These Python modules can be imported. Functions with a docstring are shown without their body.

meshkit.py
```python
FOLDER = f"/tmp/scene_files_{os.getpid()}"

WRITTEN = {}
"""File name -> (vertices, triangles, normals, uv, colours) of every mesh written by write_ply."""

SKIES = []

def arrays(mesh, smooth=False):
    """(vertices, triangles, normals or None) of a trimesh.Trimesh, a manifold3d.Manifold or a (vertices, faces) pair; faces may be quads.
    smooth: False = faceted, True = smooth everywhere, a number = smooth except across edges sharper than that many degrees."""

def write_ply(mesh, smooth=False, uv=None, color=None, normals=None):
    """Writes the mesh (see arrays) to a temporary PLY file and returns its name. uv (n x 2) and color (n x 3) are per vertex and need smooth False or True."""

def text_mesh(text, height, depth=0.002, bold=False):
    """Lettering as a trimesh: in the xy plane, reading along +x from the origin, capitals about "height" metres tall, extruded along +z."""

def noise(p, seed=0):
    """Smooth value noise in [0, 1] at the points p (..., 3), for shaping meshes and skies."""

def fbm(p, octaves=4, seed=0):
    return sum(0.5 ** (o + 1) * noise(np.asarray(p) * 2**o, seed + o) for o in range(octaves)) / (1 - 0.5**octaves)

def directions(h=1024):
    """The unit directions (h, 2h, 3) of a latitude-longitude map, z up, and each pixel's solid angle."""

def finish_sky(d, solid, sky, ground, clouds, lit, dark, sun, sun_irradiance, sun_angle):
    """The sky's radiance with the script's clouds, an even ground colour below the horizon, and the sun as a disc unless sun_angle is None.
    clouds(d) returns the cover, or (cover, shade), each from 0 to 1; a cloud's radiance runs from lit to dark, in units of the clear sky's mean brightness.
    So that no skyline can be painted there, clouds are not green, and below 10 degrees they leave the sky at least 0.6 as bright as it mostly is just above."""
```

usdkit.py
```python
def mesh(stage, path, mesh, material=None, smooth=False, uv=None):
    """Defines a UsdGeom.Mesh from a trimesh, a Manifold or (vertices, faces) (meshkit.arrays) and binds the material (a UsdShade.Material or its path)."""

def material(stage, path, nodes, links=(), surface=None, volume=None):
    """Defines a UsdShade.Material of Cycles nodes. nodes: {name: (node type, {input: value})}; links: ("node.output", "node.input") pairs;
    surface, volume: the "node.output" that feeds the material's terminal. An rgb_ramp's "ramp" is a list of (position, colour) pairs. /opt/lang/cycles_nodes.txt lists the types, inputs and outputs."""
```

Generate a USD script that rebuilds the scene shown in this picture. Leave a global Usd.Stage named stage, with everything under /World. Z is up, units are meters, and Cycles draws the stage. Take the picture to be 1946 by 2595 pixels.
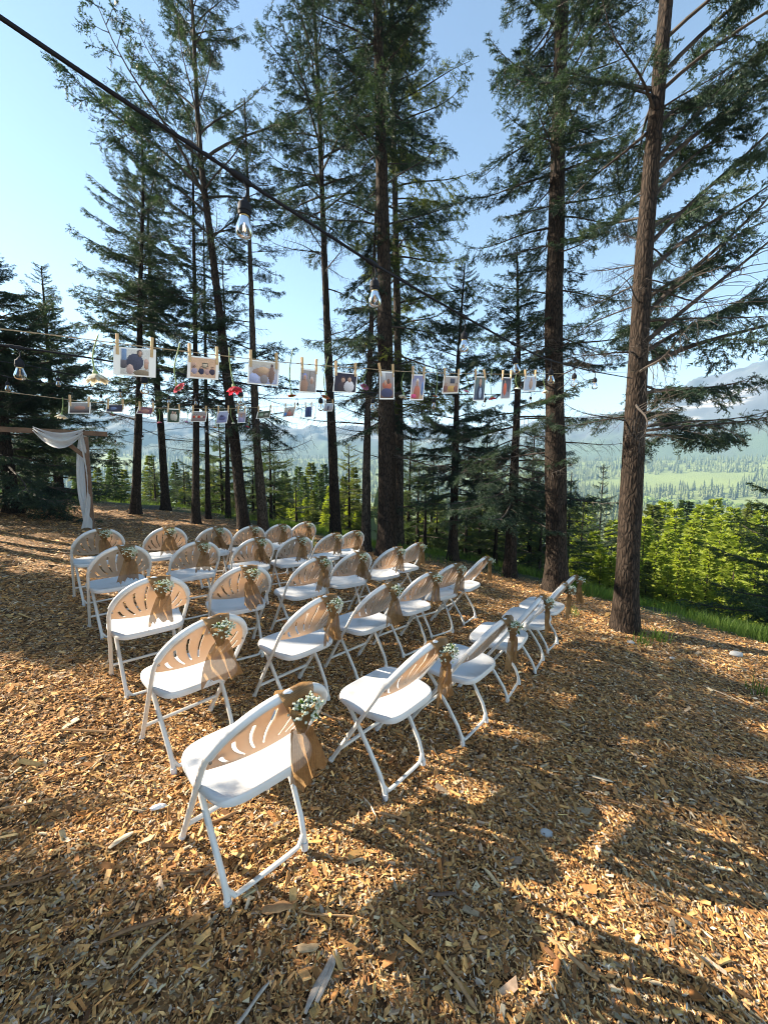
import math, numpy as np, trimesh, usdkit, meshkit
from pxr import Usd, UsdGeom, UsdLux, UsdShade, Gf, Sdf, Vt
from shapely.geometry import Polygon, LineString, Point
from shapely.ops import unary_union

stage = Usd.Stage.CreateInMemory()
UsdGeom.SetStageUpAxis(stage, 'Z'); UsdGeom.SetStageMetersPerUnit(stage, 1.0)
UsdGeom.Xform.Define(stage, '/World'); UsdGeom.Scope.Define(stage, '/World/Looks')
# ---------------------------------------------------------------- camera, sky, sun, exposure
F, PITCH, ROLL, CAMZ = 980.14, 0.10922, -0.01199, 1.5073      # focal length in photograph pixels (1946 wide)
cr, sr, cp, sp = math.cos(ROLL), math.sin(ROLL), math.cos(PITCH), math.sin(PITCH)
RIGHT, UP, FWD = np.array([cr, -sr * sp, -sr * cp]), np.array([sr, cr * sp, cr * cp]), np.array([0, cp, -sp])
EXPOSURE = 2.22
cam = UsdGeom.Camera.Define(stage, '/World/camera')
cam.CreateHorizontalApertureAttr(36.0); cam.CreateVerticalApertureAttr(36.0 * 1024 / 767)
cam.CreateFocalLengthAttr(36.0 * F / 1946); cam.CreateClippingRangeAttr(Gf.Vec2f(0.05, 30000))
cam.CreateExposureAttr(EXPOSURE)
M = np.eye(4); M[:3, 0], M[:3, 1], M[:3, 2], M[:3, 3] = RIGHT, UP, -FWD, (0, 0, CAMZ)
UsdGeom.Xformable(cam).AddTransformOp().Set(Gf.Matrix4d(M.T.tolist()))
SUN_EL = math.radians(31); TOSUN = np.array([-0.972, 0.235])
SUN_ROT = math.atan2(TOSUN[0], TOSUN[1])
SKY_STRENGTH, SUN_INT = 0.052, 1.25
usdkit.material(stage, '/World/Looks/sky', {
    's': ('sky_texture', {'sky_type': 'single_scattering', 'sun_disc': False, 'sun_elevation': SUN_EL, 'sun_rotation': SUN_ROT, 'air_density': 1.2, 'aerosol_density': 0.1, 'ozone_density': 1.0}),
    'b': ('background_shader', {'strength': SKY_STRENGTH})}, [('s.color', 'b.color')], surface='b.background')
dome = UsdLux.DomeLight.Define(stage, '/World/sky')
UsdShade.MaterialBindingAPI.Apply(dome.GetPrim()).Bind(UsdShade.Material.Get(stage, '/World/Looks/sky'))
dome.GetPrim().SetCustomDataByKey('kind', 'structure')
sun = UsdLux.DistantLight.Define(stage, '/World/sun')
sun.CreateIntensityAttr(SUN_INT); sun.CreateAngleAttr(0.53); sun.CreateNormalizeAttr(True); sun.CreateColorAttr(Gf.Vec3f(1.0, 0.88, 0.70))
sd = np.array([*(TOSUN / np.linalg.norm(TOSUN) * math.cos(SUN_EL)), math.sin(SUN_EL)])
sx = np.cross([0, 0, 1], sd); sx /= np.linalg.norm(sx); sy = np.cross(sd, sx)
M = np.eye(4); M[:3, 0], M[:3, 1], M[:3, 2] = sx, sy, sd
UsdGeom.Xformable(sun).AddTransformOp().Set(Gf.Matrix4d(M.T.tolist()))

# ---------------------------------------------------------------- helpers
K = 1946 / 1659.0
def ray(px, py):
    """direction through a point of the photograph measured on a 1659 x 2212 grid; its component along the view axis is 1"""
    return FWD + RIGHT * ((px * K - 973) / F) + UP * ((1297.5 - py * K) / F)
CAM = np.array([0, 0, CAMZ])
def at_y(px, py, y):
    d = ray(px, py); return CAM + d * (y / d[1])
def at_plane(px, py, a, b):
    """the point seen at px, py on the upright plane through the ground points a and b"""
    a, b = np.array(a, float), np.array(b, float); n = np.array([-(b - a)[1], (b - a)[0]]); d = ray(px, py)
    return CAM + d * (n @ a / (n @ d[:2]))
CX = [-40, -14, -10, -6.8, -3.5, -1.4, 0, 1.5, 2.5, 3.2, 4, 5, 7, 10, 16, 40]
CY = [12, 11.6, 12.2, 12.9, 11.3, 10.6, 9.2, 8.9, 8.3, 7.8, 6.8, 5.7, 3.9, 1.6, -3, -14]
def crest(x): return np.interp(x, CX, CY)
def softplus(x): return np.log1p(np.exp(-np.abs(x))) + np.maximum(x, 0)
def gz(x, y, bumps=True):
    x, y = np.asarray(x, float), np.asarray(y, float)
    a, b = np.clip(x, -14, 8), np.clip(y, -3, 13)
    z = -0.09268 * a - 0.05691 * b - 0.00032 * a * a - 0.00024 * a * b + 0.00171 * b * b
    d = (y - crest(x)) * 0.86
    z = z - 0.47 * 0.5 * softplus((d - 0.9) / 0.5)
    if bumps:
        p = np.stack([x, y, 0 * x], -1)
        z = z + (meshkit.fbm(p * 0.9, 3, 3) - 0.5) * 0.09 * np.clip(np.hypot(x, y) / 3, 0, 1) + (meshkit.fbm(p * 4.0, 3, 9) - 0.5) * 0.035
        z = z + np.clip(d / 12, 0, 1) * (meshkit.fbm(p / 14, 3, 5) - 0.5) * 3.0
    far = np.hypot(x, y)
    floor = -46 + np.clip((far - 650) / 600, 0, 1) ** 1.2 * 78 + (meshkit.fbm(np.stack([x, y, 0 * x], -1) / 160, 3, 8) - 0.5) * 14 * np.clip((far - 120) / 400, 0.1, 1)
    return np.where(z < floor, floor, z) if bumps is not None else z
def on_mound(px, py):
    d = ray(px, py); t = np.linspace(0.4, 16, 3000); P = CAM + d * t[:, None]; a, b = np.clip(P[:, 0], -14, 8), np.clip(P[:, 1], -3, 13)
    k = np.argmax(P[:, 2] < -0.09268 * a - 0.05691 * b - 0.00032 * a * a - 0.00024 * a * b + 0.00171 * b * b); return np.array([P[k, 0], P[k, 1], gz(P[k, 0], P[k, 1])])
def on_ground(px, py):
    d = ray(px, py); t = np.geomspace(0.4, 300, 6000); P = CAM + d * t[:, None]
    k = np.argmax(P[:, 2] < gz(P[:, 0], P[:, 1])); return P[k]

class MB:
    """collects shapes; build() makes them one mesh"""
    def __init__(s): s.v, s.f, s.c, s.n = [], [], [], 0
    def add(s, v, f, c=None):
        v = np.asarray(v, float); f = np.asarray(f, int)
        if f.shape[1] == 4: f = np.vstack([f[:, [0, 1, 2]], f[:, [0, 2, 3]]])
        s.v.append(v); s.f.append(f + s.n); s.n += len(v)
        if c is not None: s.c.append(np.broadcast_to(np.asarray(c, float), (len(v), 3)))
        return s
    def tube(s, p, r, sides=8, cap=True, c=None):
        p = np.asarray(p, float); r = np.broadcast_to(np.asarray(r, float), (len(p),)); t = np.gradient(p, axis=0); t /= np.linalg.norm(t, axis=1, keepdims=True) + 1e-12
        ref = np.array([0, 0, 1.0]) if abs(t[0, 2]) < 0.9 else np.array([1.0, 0, 0]); rows = []; a = np.cross(t[0], ref)
        for k in range(len(p)):
            a = a - t[k] * (a @ t[k]); a /= np.linalg.norm(a) + 1e-12; b = np.cross(t[k], a); g = np.arange(sides) * 2 * np.pi / sides
            rows.append(p[k] + r[k] * (np.cos(g)[:, None] * a + np.sin(g)[:, None] * b))
        v = np.vstack(rows); i, j = np.meshgrid(np.arange(len(p) - 1), np.arange(sides), indexing='ij')
        q = np.stack([i * sides + j, i * sides + (j + 1) % sides, (i + 1) * sides + (j + 1) % sides, (i + 1) * sides + j], -1).reshape(-1, 4)
        f = np.vstack([q[:, [0, 1, 2]], q[:, [0, 2, 3]]])
        if cap:
            n = len(v); v = np.vstack([v, p[:1], p[-1:]]); j = np.arange(sides); e = (len(p) - 1) * sides
            f = np.vstack([f, np.stack([(j + 1) % sides, j, 0 * j + n], 1), np.stack([e + j, e + (j + 1) % sides, 0 * j + n + 1], 1)])
        return s.add(v, f, c)
    def box(s, c, size, R=None, col=None):
        b = trimesh.creation.box(size); v = np.array(b.vertices)
        if R is not None: v = v @ np.asarray(R).T
        return s.add(v + np.asarray(c), b.faces, col)
    def lathe(s, prof, c=(0, 0, 0), sides=16, R=None, col=None):
        prof = np.asarray(prof, float); g = np.arange(sides) * 2 * np.pi / sides
        v = np.stack([np.outer(prof[:, 0], np.cos(g)), np.outer(prof[:, 0], np.sin(g)), np.repeat(prof[:, 1:2], sides, 1)], -1).reshape(-1, 3)
        i, j = np.meshgrid(np.arange(len(prof) - 1), np.arange(sides), indexing='ij')
        q = np.stack([i * sides + j, i * sides + (j + 1) % sides, (i + 1) * sides + (j + 1) % sides, (i + 1) * sides + j], -1).reshape(-1, 4)
        if R is not None: v = v @ np.asarray(R).T
        return s.add(v + np.asarray(c), q, col)
    def tm(s, m, c=None): return s.add(m.vertices, m.faces, c)
    def arrays(s): return np.vstack(s.v), np.vstack(s.f)
    def build(s, name, mat, parent=None, smooth=False, **tags):
        v, f = s.arrays(); path = place(name, parent)
        m = usdkit.mesh(stage, path, (v, f), '/World/Looks/' + mat, smooth=False if s.c else smooth)
        if s.c: tint(m, np.vstack(s.c))
        if smooth and s.c: smooth_normals(m, v, f)
        p = m.GetPrim(); tag(p, **tags); return p
def smooth_normals(m, v, f):
    _, _, n = meshkit.arrays((v, f), True)
    m.CreateNormalsAttr(Vt.Vec3fArray.FromNumpy(n.astype(np.float32))); m.SetNormalsInterpolation('vertex')
def tint(m, c):
    UsdGeom.PrimvarsAPI(m).CreatePrimvar('tint', Sdf.ValueTypeNames.Color3fArray, 'vertex').Set(Vt.Vec3fArray.FromNumpy(np.asarray(c, np.float32)))
USED = {}
def place(name, parent=None):
    base = ('/World' if parent is None else str(parent.GetPath() if hasattr(parent, 'GetPath') else parent)) + '/' + name
    k = USED.get(base, -1) + 1; USED[base] = k
    return base if k == 0 else f'{base}_{k:03d}'
def tag(p, label=None, cat=None, group=None, kind=None):
    for k, v in (('label', label), ('category', cat), ('group', group), ('kind', kind)):
        if v: p.SetCustomDataByKey(k, v)
    return p
def thing(name, label, cat, loc=(0, 0, 0), rotz=0, group=None, parent=None, kind=None):
    x = UsdGeom.Xform.Define(stage, place(name, parent)); x.AddTranslateOp().Set(Gf.Vec3d(*map(float, loc)))
    if rotz: x.AddRotateZOp().Set(math.degrees(rotz))
    return tag(x.GetPrim(), label, cat, group, kind)
stage.CreateClassPrim('/World/Prototypes')
def proto(name): return UsdGeom.Xform.Define(stage, place(name, '/World/Prototypes')).GetPrim()
def copy_of(pr, name, label, cat, loc, rotz=0, scale=None, group=None, R=None):
    x = UsdGeom.Xform.Define(stage, place(name)); p = x.GetPrim()
    p.GetReferences().AddInternalReference(pr.GetPath()); p.SetInstanceable(True)
    if R is not None:
        m = np.eye(4); m[:3, :3] = np.asarray(R) * (scale or 1); m[:3, 3] = loc; x.AddTransformOp().Set(Gf.Matrix4d(m.T.tolist()))
    else:
        x.AddTranslateOp().Set(Gf.Vec3d(*map(float, loc)))
        if rotz: x.AddRotateZOp().Set(math.degrees(rotz))
        if scale is not None: x.AddScaleOp().Set(Gf.Vec3f(*np.broadcast_to(np.asarray(scale, float), 3).tolist()))
    return tag(p, label, cat, group)

# ---------------------------------------------------------------- materials
def mat(name, nodes, links, surface='p.BSDF', volume=None): return usdkit.material(stage, '/World/Looks/' + name, nodes, links, surface=surface, volume=volume)
def plain(name, col, rough=0.5, noise=None, bump=None, extra=None):
    n = {'p': ('principled_bsdf', {'base_color': col, 'roughness': rough, **(extra or {})})}; l = []
    if noise:
        c2, scale, detail = noise
        n |= {'g': ('geometry', {}), 'n': ('noise_texture', {'scale': scale, 'detail': detail}), 'r': ('rgb_ramp', {'ramp': [(0.3, col), (0.7, c2)]})}
        l += [('g.position', 'n.vector'), ('n.fac', 'r.fac'), ('r.color', 'p.base_color')]
    if bump:
        sc, st, di = bump
        n |= {'g': ('geometry', {}), 'bn': ('noise_texture', {'scale': sc, 'detail': 3.0}), 'b': ('bump', {'strength': st, 'distance': di})}
        l += [('g.position', 'bn.vector'), ('bn.fac', 'b.height'), ('b.normal', 'p.normal')]
    mat(name, n, l)
def tinted(name, rough=0.7, grain=None, translucent=0.0, mult=1.0):
    n = {'a': ('attribute', {'attribute': 'tint'}), 'g': ('geometry', {}), 'n': ('noise_texture', {'scale': grain or 30.0, 'detail': 4.0}),
         'r': ('map_range', {'from_min': 0.3, 'from_max': 0.7, 'to_min': 0.72, 'to_max': 1.2}), 'm': ('vector_math', {'math_type': 'scale'}), 'p': ('principled_bsdf', {'roughness': rough, 'specular_ior_level': 0.25})}
    l = [('g.position', 'n.vector'), ('n.fac', 'r.value'), ('a.vector', 'm.vector1'), ('r.result', 'm.scale'), ('m.vector', 'p.base_color')]
    if translucent:
        n |= {'t': ('translucent_bsdf', {}), 'x': ('mix_closure', {'fac': translucent})}; l += [('m.vector', 't.color'), ('p.BSDF', 'x.closure1'), ('t.BSDF', 'x.closure2')]
        return mat(name, n, l, 'x.closure')
    mat(name, n, l)
def foliage(name, dark, light, trans=0.35, scale=1.6, tcol=None):
    mat(name, {'g': ('geometry', {}), 'n': ('noise_texture', {'scale': scale, 'detail': 4.0}), 'r': ('rgb_ramp', {'ramp': [(0.32, dark), (0.68, light)]}),
               'p': ('principled_bsdf', {'roughness': 0.55, 'specular_ior_level': 0.3}), 't': ('translucent_bsdf', {}), 'mm': ('mix_color', {'blend_type': 'multiply', 'fac': 1.0, 'b': tcol or (1.3, 1.35, 0.5), 'use_clamp': False}), 'x': ('mix_closure', {'fac': trans})},
        [('g.position', 'n.vector'), ('n.fac', 'r.fac'), ('r.color', 'p.base_color'), ('r.color', 'mm.a'), ('mm.result', 't.color'), ('p.BSDF', 'x.closure1'), ('t.BSDF', 'x.closure2')], 'x.closure')
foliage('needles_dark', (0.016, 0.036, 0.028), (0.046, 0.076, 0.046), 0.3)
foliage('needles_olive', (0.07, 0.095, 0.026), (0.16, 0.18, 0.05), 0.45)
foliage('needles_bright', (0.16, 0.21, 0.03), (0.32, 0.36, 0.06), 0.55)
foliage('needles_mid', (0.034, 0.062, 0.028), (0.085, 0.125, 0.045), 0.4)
foliage('needles_far', (0.05, 0.075, 0.025), (0.16, 0.19, 0.055), 0.35, 0.02)
foliage('leaves_far', (0.08, 0.13, 0.03), (0.16, 0.22, 0.05), 0.3, 0.05)
foliage('grass_blades', (0.06, 0.11, 0.022), (0.15, 0.22, 0.05), 0.45, 2.5)
def bark(name, dark, light, grey):
    mat(name, {'g': ('geometry', {}), 'mp': ('mapping', {'scale': (9.0, 9.0, 2.2)}), 'v': ('voronoi_texture', {'feature': 'distance_to_edge', 'scale': 5.5, 'randomness': 1.0}),
               'wn': ('noise_texture', {'scale': 3.0, 'detail': 5.0}), 'wm': ('mix_vector', {'fac': 0.34}),
               'n': ('noise_texture', {'scale': 2.2, 'detail': 6.0, 'roughness': 0.7}), 'r1': ('rgb_ramp', {'ramp': [(0.0, dark), (0.12, light), (0.5, grey)]}),
               'r2': ('rgb_ramp', {'ramp': [(0.3, (0.55, 0.5, 0.46)), (0.7, (1.25, 1.2, 1.15))]}), 'm': ('mix_color', {'blend_type': 'multiply', 'fac': 1.0, 'use_clamp': False}),
               'b': ('bump', {'strength': 1.0, 'distance': 0.02}), 'p': ('principled_bsdf', {'roughness': 0.9, 'specular_ior_level': 0.15})},
        [('g.position', 'wn.vector'), ('g.position', 'mp.vector'), ('mp.vector', 'wm.a'), ('wn.color', 'wm.b'), ('wm.result', 'v.vector'), ('mp.vector', 'n.vector'), ('v.distance', 'r1.fac'), ('n.fac', 'r2.fac'),
         ('r1.color', 'm.a'), ('r2.color', 'm.b'), ('m.result', 'p.base_color'), ('v.distance', 'b.height'), ('b.normal', 'p.normal')])
bark('bark_brown', (0.008, 0.0068, 0.006), (0.032, 0.0235, 0.018), (0.055, 0.042, 0.033))
bark('bark_grey', (0.014, 0.012, 0.010), (0.058, 0.047, 0.038), (0.10, 0.085, 0.07))
plain('twig_bark', (0.026, 0.020, 0.016), 0.9, ((0.06, 0.047, 0.037), 6.0, 3.0))
tinted('chip_wood', 0.8, 60.0)
tinted('print_ink', 0.35, 400.0)
tinted('petals', 0.6, 90.0, 0.35)
# ground: mulch floor, then soil and turf, then forest floor
mat('mulch_floor', {'g': ('geometry', {}), 'a': ('attribute', {'attribute': 'tint'}),
    'v': ('voronoi_texture', {'scale': 42.0}), 'v2': ('voronoi_texture', {'scale': 95.0}), 'n': ('noise_texture', {'scale': 1.3, 'detail': 4.0}),
    'r': ('rgb_ramp', {'ramp': [(0.0, (0.04, 0.021, 0.009)), (0.35, (0.12, 0.064, 0.026)), (0.6, (0.24, 0.132, 0.054)), (0.85, (0.36, 0.22, 0.105)), (1.0, (0.44, 0.33, 0.21))]}),
    'sp': ('separate_color', {}), 'r2': ('rgb_ramp', {'ramp': [(0.3, (0.75, 0.72, 0.7)), (0.7, (1.15, 1.12, 1.1))]}), 'm': ('mix_color', {'blend_type': 'multiply', 'fac': 1.0, 'use_clamp': False}),
    'ms': ('separate_color', {}), 'soil': ('rgb_ramp', {'ramp': [(0.35, (0.035, 0.03, 0.02)), (0.65, (0.075, 0.09, 0.03))]}), 'sn': ('noise_texture', {'scale': 2.5, 'detail': 5.0}),
    'x': ('mix_color', {}), 'x2': ('mix_color', {'b': (0.14, 0.17, 0.05)}), 'b': ('bump', {'strength': 0.9, 'distance': 0.015}), 'p': ('principled_bsdf', {'roughness': 0.9, 'specular_ior_level': 0.2})},
    [('g.position', 'v.vector'), ('g.position', 'v2.vector'), ('g.position', 'n.vector'), ('g.position', 'sn.vector'), ('v.color', 'sp.color'), ('sp.r', 'r.fac'), ('n.fac', 'r2.fac'), ('r.color', 'm.a'), ('r2.color', 'm.b'),
     ('a.vector', 'ms.color'), ('sn.fac', 'soil.fac'), ('soil.color', 'x.a'), ('m.result', 'x.b'), ('ms.r', 'x.fac'), ('x.result', 'x2.a'), ('ms.g', 'x2.fac'), ('x2.result', 'p.base_color'), ('v.distance', 'b.height'), ('b.normal', 'p.normal')])
mat('mountain_rock', {'g': ('geometry', {}), 'n': ('noise_texture', {'scale': 0.008, 'detail': 8.0, 'roughness': 0.65}), 'mp': ('mapping', {'scale': (0.003, 0.003, 0.024)}), 'n2': ('noise_texture', {'scale': 1.0, 'detail': 6.0}),
    'z': ('separate_xyz', {}), 'zr': ('map_range', {'from_min': 70.0, 'from_max': 150.0, 'clamp': True}), 'ad': ('math', {'math_type': 'add'}), 'nr': ('map_range', {'from_min': 0.3, 'from_max': 0.7, 'to_min': -0.5, 'to_max': 0.5}),
    'rock': ('rgb_ramp', {'ramp': [(0.35, (0.030, 0.036, 0.048)), (0.60, (0.05, 0.055, 0.066)), (0.65, (0.24, 0.225, 0.21)), (0.69, (0.05, 0.055, 0.062))]}), 'x': ('mix_color', {'a': (0.045, 0.07, 0.035)}), 'p': ('principled_bsdf', {'roughness': 0.95})},
    [('g.position', 'n.vector'), ('g.position', 'mp.vector'), ('mp.vector', 'n2.vector'), ('n2.fac', 'rock.fac'), ('rock.color', 'x.b'), ('g.position', 'z.vector'), ('z.z', 'zr.value'), ('n.fac', 'nr.value'), ('zr.result', 'ad.value1'), ('nr.result', 'ad.value2'), ('ad.value', 'x.fac'), ('x.result', 'p.base_color')])
plain('white_enamel', (0.60, 0.585, 0.56), 0.32, ((0.54, 0.52, 0.49), 14.0, 3.0))
mat('white_plastic', {'g': ('geometry', {}), 'n': ('noise_texture', {'scale': 9.0, 'detail': 4.0}), 'r': ('rgb_ramp', {'ramp': [(0.3, (0.48, 0.47, 0.455)), (0.42, (0.55, 0.548, 0.545)), (0.7, (0.58, 0.578, 0.575))]}), 'p': ('principled_bsdf', {'roughness': 0.38, 'specular_ior_level': 0.35})},
    [('g.position', 'n.vector'), ('n.fac', 'r.fac'), ('r.color', 'p.base_color')])
mat('back_plastic', {'p': ('principled_bsdf', {'base_color': (0.62, 0.58, 0.53), 'roughness': 0.4}), 't': ('translucent_bsdf', {'color': (0.62, 0.45, 0.29)}), 'x': ('mix_closure', {'fac': 0.45})}, [('p.BSDF', 'x.closure1'), ('t.BSDF', 'x.closure2')], 'x.closure')
mat('burlap', {'u': ('texture_coordinate', {}), 'w': ('wave_texture', {'bands_direction': 'x', 'scale': 70.0, 'distortion': 0.25}), 'w2': ('wave_texture', {'bands_direction': 'z', 'scale': 70.0, 'distortion': 0.25}), 'mx': ('math', {'math_type': 'multiply'}), 'n': ('noise_texture', {'scale': 16.0, 'detail': 4.0}),
    'r': ('rgb_ramp', {'ramp': [(0.3, (0.35, 0.20, 0.085)), (0.7, (0.53, 0.33, 0.15))]}), 'r2': ('map_range', {'to_min': 0.62, 'to_max': 1.15}), 'm': ('vector_math', {'math_type': 'scale'}),
    'p': ('principled_bsdf', {'roughness': 0.9, 'specular_ior_level': 0.1}), 't': ('translucent_bsdf', {}), 'x': ('mix_closure', {'fac': 0.5}), 'b': ('bump', {'strength': 0.6, 'distance': 0.002}), 'o': ('transparent_bsdf', {}), 'y': ('mix_closure', {'fac': 0.14})},
    [('u.object', 'w.vector'), ('u.object', 'w2.vector'), ('u.object', 'n.vector'), ('w.fac', 'mx.value1'), ('w2.fac', 'mx.value2'), ('n.fac', 'r.fac'), ('mx.value', 'r2.value'), ('r.color', 'm.vector1'), ('r2.result', 'm.scale'), ('m.vector', 'p.base_color'), ('m.vector', 't.color'), ('mx.value', 'b.height'), ('b.normal', 'p.normal'), ('p.BSDF', 'x.closure1'), ('t.BSDF', 'x.closure2'), ('x.closure', 'y.closure1'), ('o.BSDF', 'y.closure2')], 'y.closure')
plain('tiny_petals', (0.36, 0.40, 0.26), 0.7, ((0.62, 0.63, 0.52), 70.0, 1.0))
plain('flower_stem', (0.10, 0.17, 0.045), 0.6, ((0.18, 0.24, 0.07), 25.0, 2.0))
plain('paper_white', (0.78, 0.77, 0.75), 0.35)
plain('peg_wood', (0.42, 0.27, 0.12), 0.6, ((0.56, 0.38, 0.19), 60.0, 3.0))
plain('wire_steel', (0.35, 0.34, 0.33), 0.35, extra={'metallic': 0.9})
plain('twine_fibre', (0.24, 0.18, 0.11), 0.9, ((0.36, 0.28, 0.18), 120.0, 2.0))
plain('black_rubber', (0.009, 0.010, 0.014), 0.75, bump=(400.0, 0.3, 0.001), extra={'specular_ior_level': 0.2})
plain('brass', (0.55, 0.38, 0.16), 0.35, extra={'metallic': 0.8})
plain('filament_amber', (0.5, 0.28, 0.08), 0.4)
mat('bulb_glass', {'f': ('fresnel', {'IOR': 1.5}), 't': ('transparent_bsdf', {'color': (0.97, 0.975, 0.98)}), 'g': ('glossy_bsdf', {'roughness': 0.02, 'color': (1, 1, 1)}), 'x': ('mix_closure', {})}, [('f.fac', 'x.fac'), ('t.BSDF', 'x.closure1'), ('g.BSDF', 'x.closure2')], 'x.closure')
plain('timber_brown', (0.11, 0.060, 0.035), 0.75, ((0.17, 0.095, 0.055), 7.0, 5.0))
mat('sheer_cloth', {'p': ('principled_bsdf', {'base_color': (0.86, 0.86, 0.86), 'roughness': 0.8, 'specular_ior_level': 0.1}), 't': ('translucent_bsdf', {'color': (0.93, 0.93, 0.94)}), 'x': ('mix_closure', {'fac': 0.5})}, [('p.BSDF', 'x.closure1'), ('t.BSDF', 'x.closure2')], 'x.closure')
plain('stone_pale', (0.32, 0.31, 0.29), 0.8, ((0.45, 0.44, 0.42), 12.0, 4.0))
plain('paper_scrap', (0.75, 0.74, 0.72), 0.7)
HAZE = 2.4e-4
mat('haze_air', {'v': ('principled_volume', {'color': (0.44, 0.71, 1.0), 'density': HAZE, 'anisotropy': 0.05})}, [], surface=None, volume='v.volume')

# ---------------------------------------------------------------- ground sheet, mountains, haze
def spaced(lo, hi, n, s=3.0):
    a, b = np.arcsinh(lo / s), np.arcsinh(hi / s); return np.sinh(np.linspace(a, b, n)) * s
gx, gy = spaced(-2500, 2500, 540, 4.0), spaced(-500, 2300, 500, 3.5)
X, Y = np.meshgrid(gx, gy); Z = gz(X, Y)
d = (Y - crest(X)) * 0.86 + (meshkit.fbm(np.stack([X, Y, 0 * X], -1) * 1.1, 3, 21) - 0.5) * 1.6
mul = np.clip((-0.35 - d) / 0.5, 0, 1); turf = np.clip((np.hypot(X, Y) - 40) / 60, 0, 1)
i, j = np.meshgrid(np.arange(len(gy) - 1), np.arange(len(gx) - 1), indexing='ij'); w = len(gx)
q = np.stack([i * w + j, i * w + j + 1, (i + 1) * w + j + 1, (i + 1) * w + j], -1).reshape(-1, 4)
g = MB().add(np.stack([X, Y, Z], -1).reshape(-1, 3), q, np.stack([mul, turf, 0 * mul], -1).reshape(-1, 3))
g.build('ground', 'mulch_floor', smooth=True, kind='structure')
az = np.radians(np.linspace(-72, 72, 420)); rr = np.linspace(0, 1, 46)
A, R_ = np.meshgrid(az, rr)
prof = np.interp(np.degrees(az), [-72, -50, -38, -28, -20, -10, 0, 8, 16, 24, 31, 37, 42, 48, 60, 72], [150, 150, 145, 135, 130, 140, 150, 150, 140, 150, 175, 235, 290, 325, 330, 310])
dist = 1250 + R_ * 520; px_, py_ = np.sin(A) * dist, np.cos(A) * dist
pn = np.stack([px_, py_, 0 * px_], -1)
rid = 1 - np.abs(2 * meshkit.fbm(pn / 230, 5, 31) - 1)
hgt = 28 + prof[None, :] * np.sin(np.clip(R_ * 1.25, 0, 1) * np.pi / 2) ** 1.3 * (0.72 + 0.42 * rid) + (meshkit.fbm(pn / 50, 4, 33) - 0.5) * 34 * np.clip(R_ * 3, 0, 1)
i, j = np.meshgrid(np.arange(45), np.arange(419), indexing='ij')
q = np.stack([i * 420 + j, i * 420 + j + 1, (i + 1) * 420 + j + 1, (i + 1) * 420 + j], -1).reshape(-1, 4)
back = np.stack([px_[-1] * 1.05, py_[-1] * 1.05, 0 * px_[-1] - 40], -1)
mv = np.vstack([np.stack([px_, py_, hgt], -1).reshape(-1, 3), back]); jj = np.arange(419); n0 = 46 * 420
q = np.vstack([q, np.stack([45 * 420 + jj, 45 * 420 + jj + 1, n0 + jj + 1, n0 + jj], -1)])
MB().add(mv, q).build('mountains', 'mountain_rock', smooth=True, kind='structure')
hb = trimesh.creation.box([5200, 3000, 530]); hb.apply_translation([0, 900, 530 / 2 - 75])
MB().tm(hb).build('haze', 'haze_air', kind='stuff')

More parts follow.
